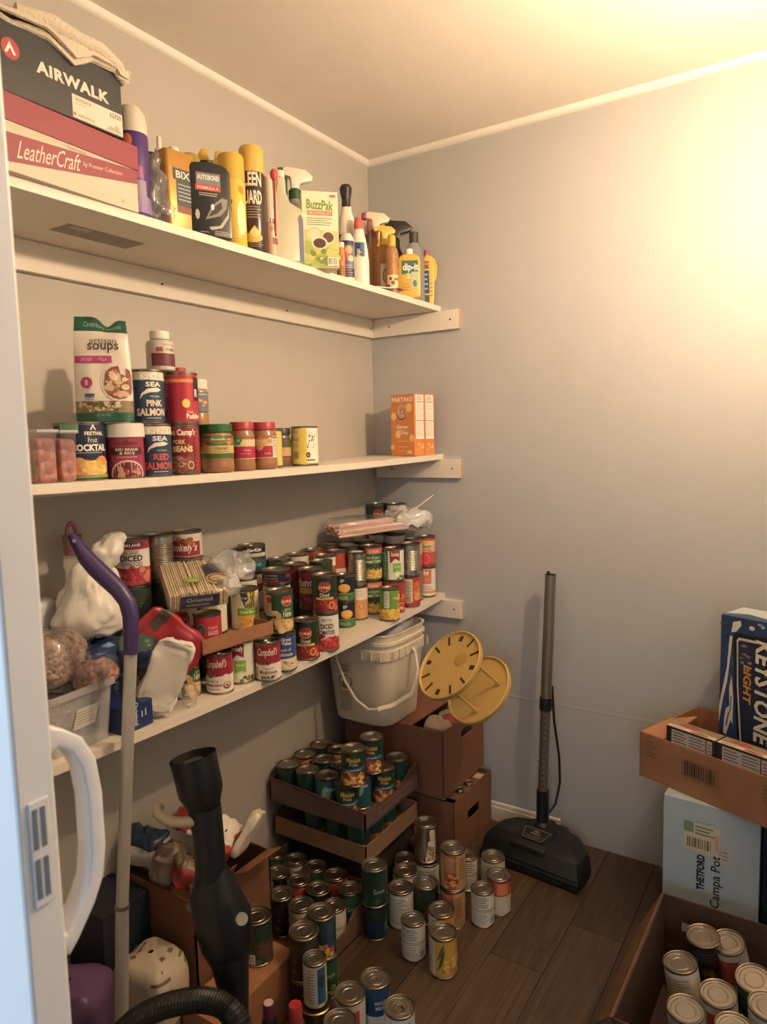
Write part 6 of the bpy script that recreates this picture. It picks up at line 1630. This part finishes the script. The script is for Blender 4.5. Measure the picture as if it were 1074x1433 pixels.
for dr_ in (lambda p: p.bars(.128, .048, .232, .098, '#8a5f40', '#33281f'), lambda p: p.lines(.018, .064, .058, .112, 5, '#6a4a34', .25, .6), lambda p: p.lines(.34, .06, .40, .11, 5, '#6a4a34', .25, .6)):
    p = PR(); dr_(p); part('tray_print', p.build(plane((0, -.0006, 0), (1, 0, 0), (0, 0, 1)), maxe=0), ot, smooth=0, fix=False)
MT = Matrix.Translation((1.079, -.323, TZ+.006))@Matrix.Rotation(tr_, 4, 'Z')
def d_sf(p):
    p.rect(.016, .03, .13, .158, '#b5ada0').lines(.02, .115, .06, .155, 5, '#4a453f', .35).lines(.066, .115, .11, .155, 5, '#5a544c', .35).rect(.112, .03, .115, .158, '#3a2f2b').lines(.118, .11, .13, .152, 5, '#8a4a40', .4)
def d_st(p):
    p.rect(.001, .001, .137, .018, '#cdbfa4').ell(.09, .009, .026, .006, '#a04a38').lines(.01, .004, .05, .014, 2, '#6a5a48').rect(.001, .0185, .137, .048, '#8a7a66').ell(.05, .032, .03, .010, '#a03c30')
for i in range(3):
    for j in range(2):
        o = MT@Vector((.075+.141*i-.0*j, .010+.056*j, 0))
        if j: continue
        carton('food_box', 'small black and white food box in the front row of the kraft tray' if not j else 'small black and white food box in the second row of the kraft tray', 'box', o, tr_, (.138, .052, .164), mat('#2a2725', .5, 0, 'carton', .05, 30), (('f', d_sf), ('t', d_st)), group='front row boxes of the kraft tray' if not j else 'second row boxes of the kraft tray')
for i in range(2):
    o = MT@Vector((.215+.1175*i, .125, 0))
    carton('food_box', 'small black and white food box under the blue beer carton', 'box', o, tr_, (.114, .16, .1005), mat('#2a2725', .5, 0, 'carton', .05, 30), (), group='boxes under the beer carton')
# beer carton
kb = Vector(P(1006, 1026, .5575)); kr = math.radians(-22)
def d_key(p):
    p.rect(.0005, .0005, .2995, .345, '#22406c').blob(.004, .01, .04, .33, ['#18304e', '#2c5080', '#1b3050', '#34587f'], 50, .006, 4)
    p.poly([(.0005, .03), (.010, .10), (.022, .16), (.030, .24), (.034, .29), (.026, .29), (.020, .20), (.008, .13), (.0005, .085)], '#cfcabc')
    p.poly([(.014, .008), (.022, .004), (.034, .05), (.040, .04), (.040, .12), (.034, .18), (.028, .14), (.030, .09), (.020, .08), (.016, .05)], '#cfcabc')
    p.rect(.02, .03, .024, .07, '#22406c', .006).rect(.030, .07, .033, .12, '#22406c', .003)
    p.poly([(.0005, .31), (.03, .345), (.299, .345), (.299, .31), (.06, .325), (.035, .315)], '#2b3d5c').poly([(.03, .300), (.034, .330), (.055, .338), (.058, .325), (.044, .305)], '#d6d0c2').blob(.08, .322, .29, .340, ['#8fa8b8', '#d6d0c2', '#34506e'], 26, .006)
    p.poly([(.055, .0), (.299, .0), (.299, .305), (.044, .302), (.036, .29), (.042, .15)], '#11161d').poly([(.062, .0), (.299, .0), (.299, .292), (.052, .290), (.046, .282), (.050, .15)], '#c9c2b2').poly([(.066, .0), (.299, .0), (.299, .285), (.054, .283), (.050, .276), (.054, .15)], '#1f2a44')
    p.blob(.06, .2, .085, .27, ['#4a5f7c', '#7d8a96', '#2a3a58', '#a07a50'], 16, .007, 7)
    p.txt('KEYSTONE', .1235, .148, .046, '#10141a', .285, .055, .15, -1.5708).txt('KEYSTONE', .121, .150, .046, '#d8d0bc', .282, .03, .15, -1.5708).txt('LIGHT', .0790, .162, .022, '#10141a', .108, .05, .2, -1.5708).txt('LIGHT', .078, .163, .022, '#cc8e3c', .106, .03, .2, -1.5708)
def d_keyt(p):
    p.poly([(.0, .02), (.05, .05), (.12, .03), (.2, .08), (.299, .05), (.299, .12), (0, .12)], '#b4c2c6').poly([(0, .0), (.06, .012), (.14, .004), (.2, .02), (.2, .028), (.1, .02), (.0, .016)], '#3a5270')
carton('beer_carton', 'blue beer carton with mountain artwork standing on the kraft tray', 'box', kb, kr, (.30, .125, .346), mat('#274872', .4, 0, 'carton', .1, 15), (('f', d_key), ('t', d_keyt)))
# open carton of loose cans
ob_ = open_box('cardboard_carton', 'open dark brown carton full of tumbled cans', 'box', (1.178, -.985, 0), math.radians(-1), (.43, .462, .250), card('#4c3527'), holes={'b': (.335, .385, .165, .19)})
part('carton_flap', MB().prism([(0, 0), (.46, 0), (.40, .085), (.05, .085)], -.004, 0, lambda a, b, h: (h-b*.5, a, .25-b*.85), card('#6a4a34')), ob_, smooth=0)
rc_ = random.Random(12)
tops = [(1.337, -.575, .3, .5, 'dent_lid'), (1.254, -.724, -.1, .45, 'white_floor'), (1.396, -.665, .35, .42, 'green_floor'), (1.330, -.768, .1, .22, 'dent_lid'), (1.416, -.752, .1, .1, 'white_floor'), (1.275, -.852, 0, .1, 'dent_lid'), (1.365, -.850, .05, .08, 'white_floor'), (1.480, -.66, .1, .3, 'dark'), (1.478, -.82, .0, .1, 'dent_lid'), (1.45, -.905, 0, 0, 'white_floor'), (1.275, -.60, .1, .2, 'dark')]
for i, (x, y, ax_, ay_, k) in enumerate(tops):
    put_can('dark', x+.02, y, .0045, 'dark can in the lower layer of the open carton', 'lower layer of the open carton')
    put_can(k, x+.026, y-.004, .126, {'dent_lid': 'cream and orange can tumbled lid-up in the open carton', 'white_floor': 'cream text-covered can tumbled lid-up in the open carton', 'green_floor': 'green can tumbled lid-up in the open carton', 'dark': 'dark can tumbled lid-up in the open carton'}[k], 'tumbled cans, '+k, tilt=(.10+ax_*.5, -ay_*.35, rc_.uniform(0, 3)*0))

# ================================================================== left: carton of snack bags, wand, hose
lcz = .345
lf = open_box('cardboard_carton', 'tall brown carton overflowing with snack bags below the bottom shelf', 'box', (.014, -1.262, 0), 0, (.278, .262, lcz), card('#7a5034'))
part('carton_flap', MB().prism([(0, 0), (.10, 0), (.085, .07), (.01, .06)], 0, .003, lambda a, b, h: (.278+b*.55, .02+a, lcz+b*.75+h), card('#a06a42')), lf, smooth=0)
part('carton_flap', MB().prism([(0, 0), (.13, 0), (.11, .08), (.0, .06)], 0, .003, lambda a, b, h: (.278+b*.8, .125+a, lcz+b*.45+h), card('#93603c')), lf, smooth=0)
def sbag(label, c, h, rot, seed, cols, name='snack_bag', amp=.018):
    t = thing(name, label, 'bag')
    ms = [mat(k, .35, 0, 'film_print', .15, 30) for k in cols]
    part('bag_body', pillow(c, h, rot, seed, amp, 24, .5, ms[0], mfn=lambda u, v: ms[int((v*2.999+.8*noise3((u*2, v*2, 0), 3, seed))) % len(ms)], nu=44, nv=26), t, smooth=55)
    return t
sbag('red and white snack bag on top of the tall carton', (.150, -1.125, .425), (.062, .048, .040), (.2, .3, .4), 2, ['#a02838', '#cfc6ba', '#8a2430'])
sbag('green and red crinkled bag on the tall carton', (.232, -1.222, .385), (.036, .030, .030), (.1, .4, .9), 4, ['#2f4a34', '#9a2c36', '#6a5a44'])
sbag('dark blue snack bag at the back edge of the tall carton', (.078, -1.215, .398), (.055, .040, .042), (.3, .1, .2), 6, ['#27344e', '#c9c6c0', '#27344e'])
sbag('brown crinkled bag in the middle of the tall carton', (.165, -1.225, .388), (.034, .032, .036), (.0, .2, .6), 8, ['#6f5a4c', '#8c7a6c', '#5a463c'])
wb3 = sbag('white printed bag hanging off the tall carton corner', (.300, -1.085, .432), (.012, .045, .062), (-.5, .5, .3), 3, ['#cfc8b8', '#d6cfbf'], amp=.008)
sbag('white bag with nutrition panel at the tall carton corner', (.258, -1.140, .422), (.030, .046, .042), (.1, .5, .3), 5, ['#d4ccbe', '#b8433c', '#d4ccbe'])
sbag('silver striped bag slumped over the tall carton edge', (.304, -1.235, .362), (.016, .045, .036), (.2, .6, .3), 9, ['#c9c2b4', '#a39c8e', '#c9c2b4'])
# black wand handle of a vacuum hose
vh = thing('vacuum_wand', 'black vacuum hose handle standing upright with an open round end', 'vacuum handle')
dmx = 1.33
def vp(px, py, d_=dmx): return PD(px, py, d_)
tp, nk, md, ld, bt_ = vp(270, 1058), vp(286, 1128), vp(293, 1180), vp(318, 1300), vp(330, 1395)
vk = plastic('#151719', .35)
part('handle_end', MB().tube([tp, tp.lerp(nk, .15), tp.lerp(nk, .7), nk], [.0435, .0425, .0415, .030], vk, 24, caps=False), vh, smooth=50)
part('end_bore', MB().tube([tp+(tp-nk)*.001, tp.lerp(nk, .9)], [.039, .034], mat('#0c0d0e', .6), 24, caps=False), vh, smooth=50)
part('end_core', MB().tube([tp.lerp(nk, .08), tp.lerp(nk, .5)], [.018, .018], plastic('#222427'), 14), vh, smooth=50)
part('handle_neck', MB().tube([nk, md, vp(296, 1230)], [.031, .028, .029], vk, 20), vh, smooth=50)
part('handle_body', MB().tube([vp(296, 1215), vp(300, 1250), vp(312, 1285), vp(318, 1320), vp(322, 1345)], [.030, .046, .054, .048, .036], vk, 20, flat=.8), vh, smooth=50)
part('lower_tube', MB().tube([vp(320, 1335), vp(326, 1375), vp(333, 1420), Vector((.655, -1.50, .12)), Vector((.66, -1.50, .0))], [.036, .030, .020, .020, .020], vk, 16), vh, smooth=50)
part('switch_knob', MB().tube([vp(338, 1286, 1.275), vp(339, 1286, 1.262)], [.011, .0105], plastic('#8f8f88'), 16), vh, smooth=40)
part('release_ring', MB().tube([vp(286+34*math.cos(a)-32, 1138+17*math.sin(a)-4, dmx-.02*math.sin(a)) for a in [math.pi*(-.15+1.3*i/12) for i in range(13)]], [.010]*13, plastic('#b5a68c'), 10), vh, smooth=60)
part('hook', MB().tube([vp(270, 1238), vp(272, 1258), vp(285, 1262), vp(288, 1240)], .006, plastic('#8a826c'), 8), vh, smooth=60)
hs = thing('vacuum_hose', 'black ribbed vacuum hose arching at the foot of the pole', 'hose')
pts = []
ctl = [vp(345, 1600, 1.22), vp(338, 1450, 1.24), vp(318, 1412, 1.26), vp(290, 1400, 1.27), vp(255, 1402, 1.28), vp(215, 1414, 1.29), vp(180, 1436, 1.30), vp(150, 1480, 1.31), vp(135, 1620, 1.32)]
def cr(p0, p1, p2, p3, t):
    return .5*((2*p1)+(-p0+p2)*t+(2*p0-5*p1+4*p2-p3)*t*t+(-p0+3*p1-3*p2+p3)*t**3)
for i in range(len(ctl)-1):
    a, b_, c, d_ = ctl[max(i-1, 0)], ctl[i], ctl[i+1], ctl[min(i+2, len(ctl)-1)]
    for k in range(26): pts.append(cr(a, b_, c, d_, k/26))
part('ribbed_tube', MB().tube(pts, [.0215 if i % 3 == 0 else (.0190 if i % 3 == 1 else .0205) for i in range(len(pts))], mat('#1b1c1c', .45, 0, 'rubber', .1, 40), 14), hs, smooth=20)
# long pole with purple handle
mp = thing('mop_pole', 'silver pole with a curved purple handle leaning on the shelf', 'mop')
f0 = P(170, 1560, 0)
def px_(px, py, x):
    v = ray(px, py); return CAM+v*((x-CAM.x)/v.x)
j1 = px_(171, 1268, .322); j2 = px_(183, 912, .345)
sil = mat('#c6c2bb', .38, .45, 'alu', .05, 20)
part('lower_pole', MB().tube([f0, j1], .0135, sil, 18), mp, smooth=50)
part('upper_pole', MB().tube([j1, j2], .0125, sil, 18), mp, smooth=50)
part('pole_joint', MB().tube([j1-(j2-j1).normalized()*.004, j1+(j2-j1).normalized()*.004], .0145, mat('#8f877a', .35, .8), 18), mp, smooth=50)
dw = (j2-CAM).dot(fw)
hc = [(183, 915), (183.5, 885), (183, 862), (178, 842), (166, 825), (150, 810), (134, 795), (121, 781), (112, 768), (105, 757), (100, 749)]
hr = [.0142, .0150, .0158, .0165, .0172, .0180, .0178, .0160, .0130, .0105, .008]
part('purple_grip', MB().tube([PD(a, b_, dw-.012) for a, b_ in hc], hr, plastic('#3d2a63', .35), 18), mp, smooth=60)
part('hang_hole', MB().tube([PD(104, 757, dw-.026), PD(104, 757, dw-.020)], .004, mat('#8a84a0', .4), 10), mp, smooth=60)
# purple pack and printed bag on the floor
pp = thing('tissue_pack', 'purple plastic-wrapped pack on the floor next to the door', 'pack')
part('pack_body', pillow((.14, -1.497, .130), (.085, .068, .128), (0, 0, .5), 6, .008, 12, .35, mat('#6a4a72', .3, 0, 'film_print', .12, 12), nu=40, nv=24), pp, smooth=55)
fp = thing('printed_bag', 'white bag with black print lying at the foot of the tall carton', 'bag')
part('bag_body', pillow((.228, -1.340, .125), (.078, .060, .123), (0, 0, .15), 11, .012, 16, .45, mat('#b9ad96', .5, 0, 'paper', .06, 30), mfn=lambda u, v: mat('#6a6254', .5, 0, 'paper', .2, 60) if (int(v*26) % 3 == 0 and v > .3 and noise3((u*9, v*2, 0), 1.5, 2) > .12) else mat('#bdb19a', .5, 0, 'paper', .06, 30), nu=60, nv=26), fp, smooth=50)

# ------------------------------------------------------------------ settle: round things standing side by side must not cut into each other
base_pos = [o.location.copy() for o, r, h in ROUND]
for it in range(40):
    moved = False
    for i in range(len(ROUND)):
        a, ra, ha = ROUND[i]
        for j in range(i):
            b, rb, hb = ROUND[j]
            if abs(a.location.x-b.location.x) > .11 or abs(a.location.y-b.location.y) > .11: continue
            if min(a.location.z+ha, b.location.z+hb)-max(a.location.z, b.location.z) < .004: continue
            d = Vector((a.location.x-b.location.x, a.location.y-b.location.y, 0)); L_ = d.length
            if L_ < ra+rb+.0003 and L_ > 1e-4:
                s_ = (ra+rb+.0006-L_)*.5; d /= L_
                a.location += d*s_; b.location -= d*s_; moved = True
        if a.location.x < .5 and a.location.z > .7: a.location.x = max(a.location.x, ra+.0015)
        a.location.y = min(a.location.y, -ra-.0215 if a.location.z < 1 and a.location.x < .4 and a.location.z > .7 else -ra-.002)
    if not moved: break
carton('shade_filler', 'dark navy crate standing in for the shaded side of the tall carton', 'filler', (.004, -1.398, 0), 0, (.135, .128, .335), mat('#1c222c', .6, 0, 'plastic', .1, 20))  # dark block added in place of the shade on the tall carton's side
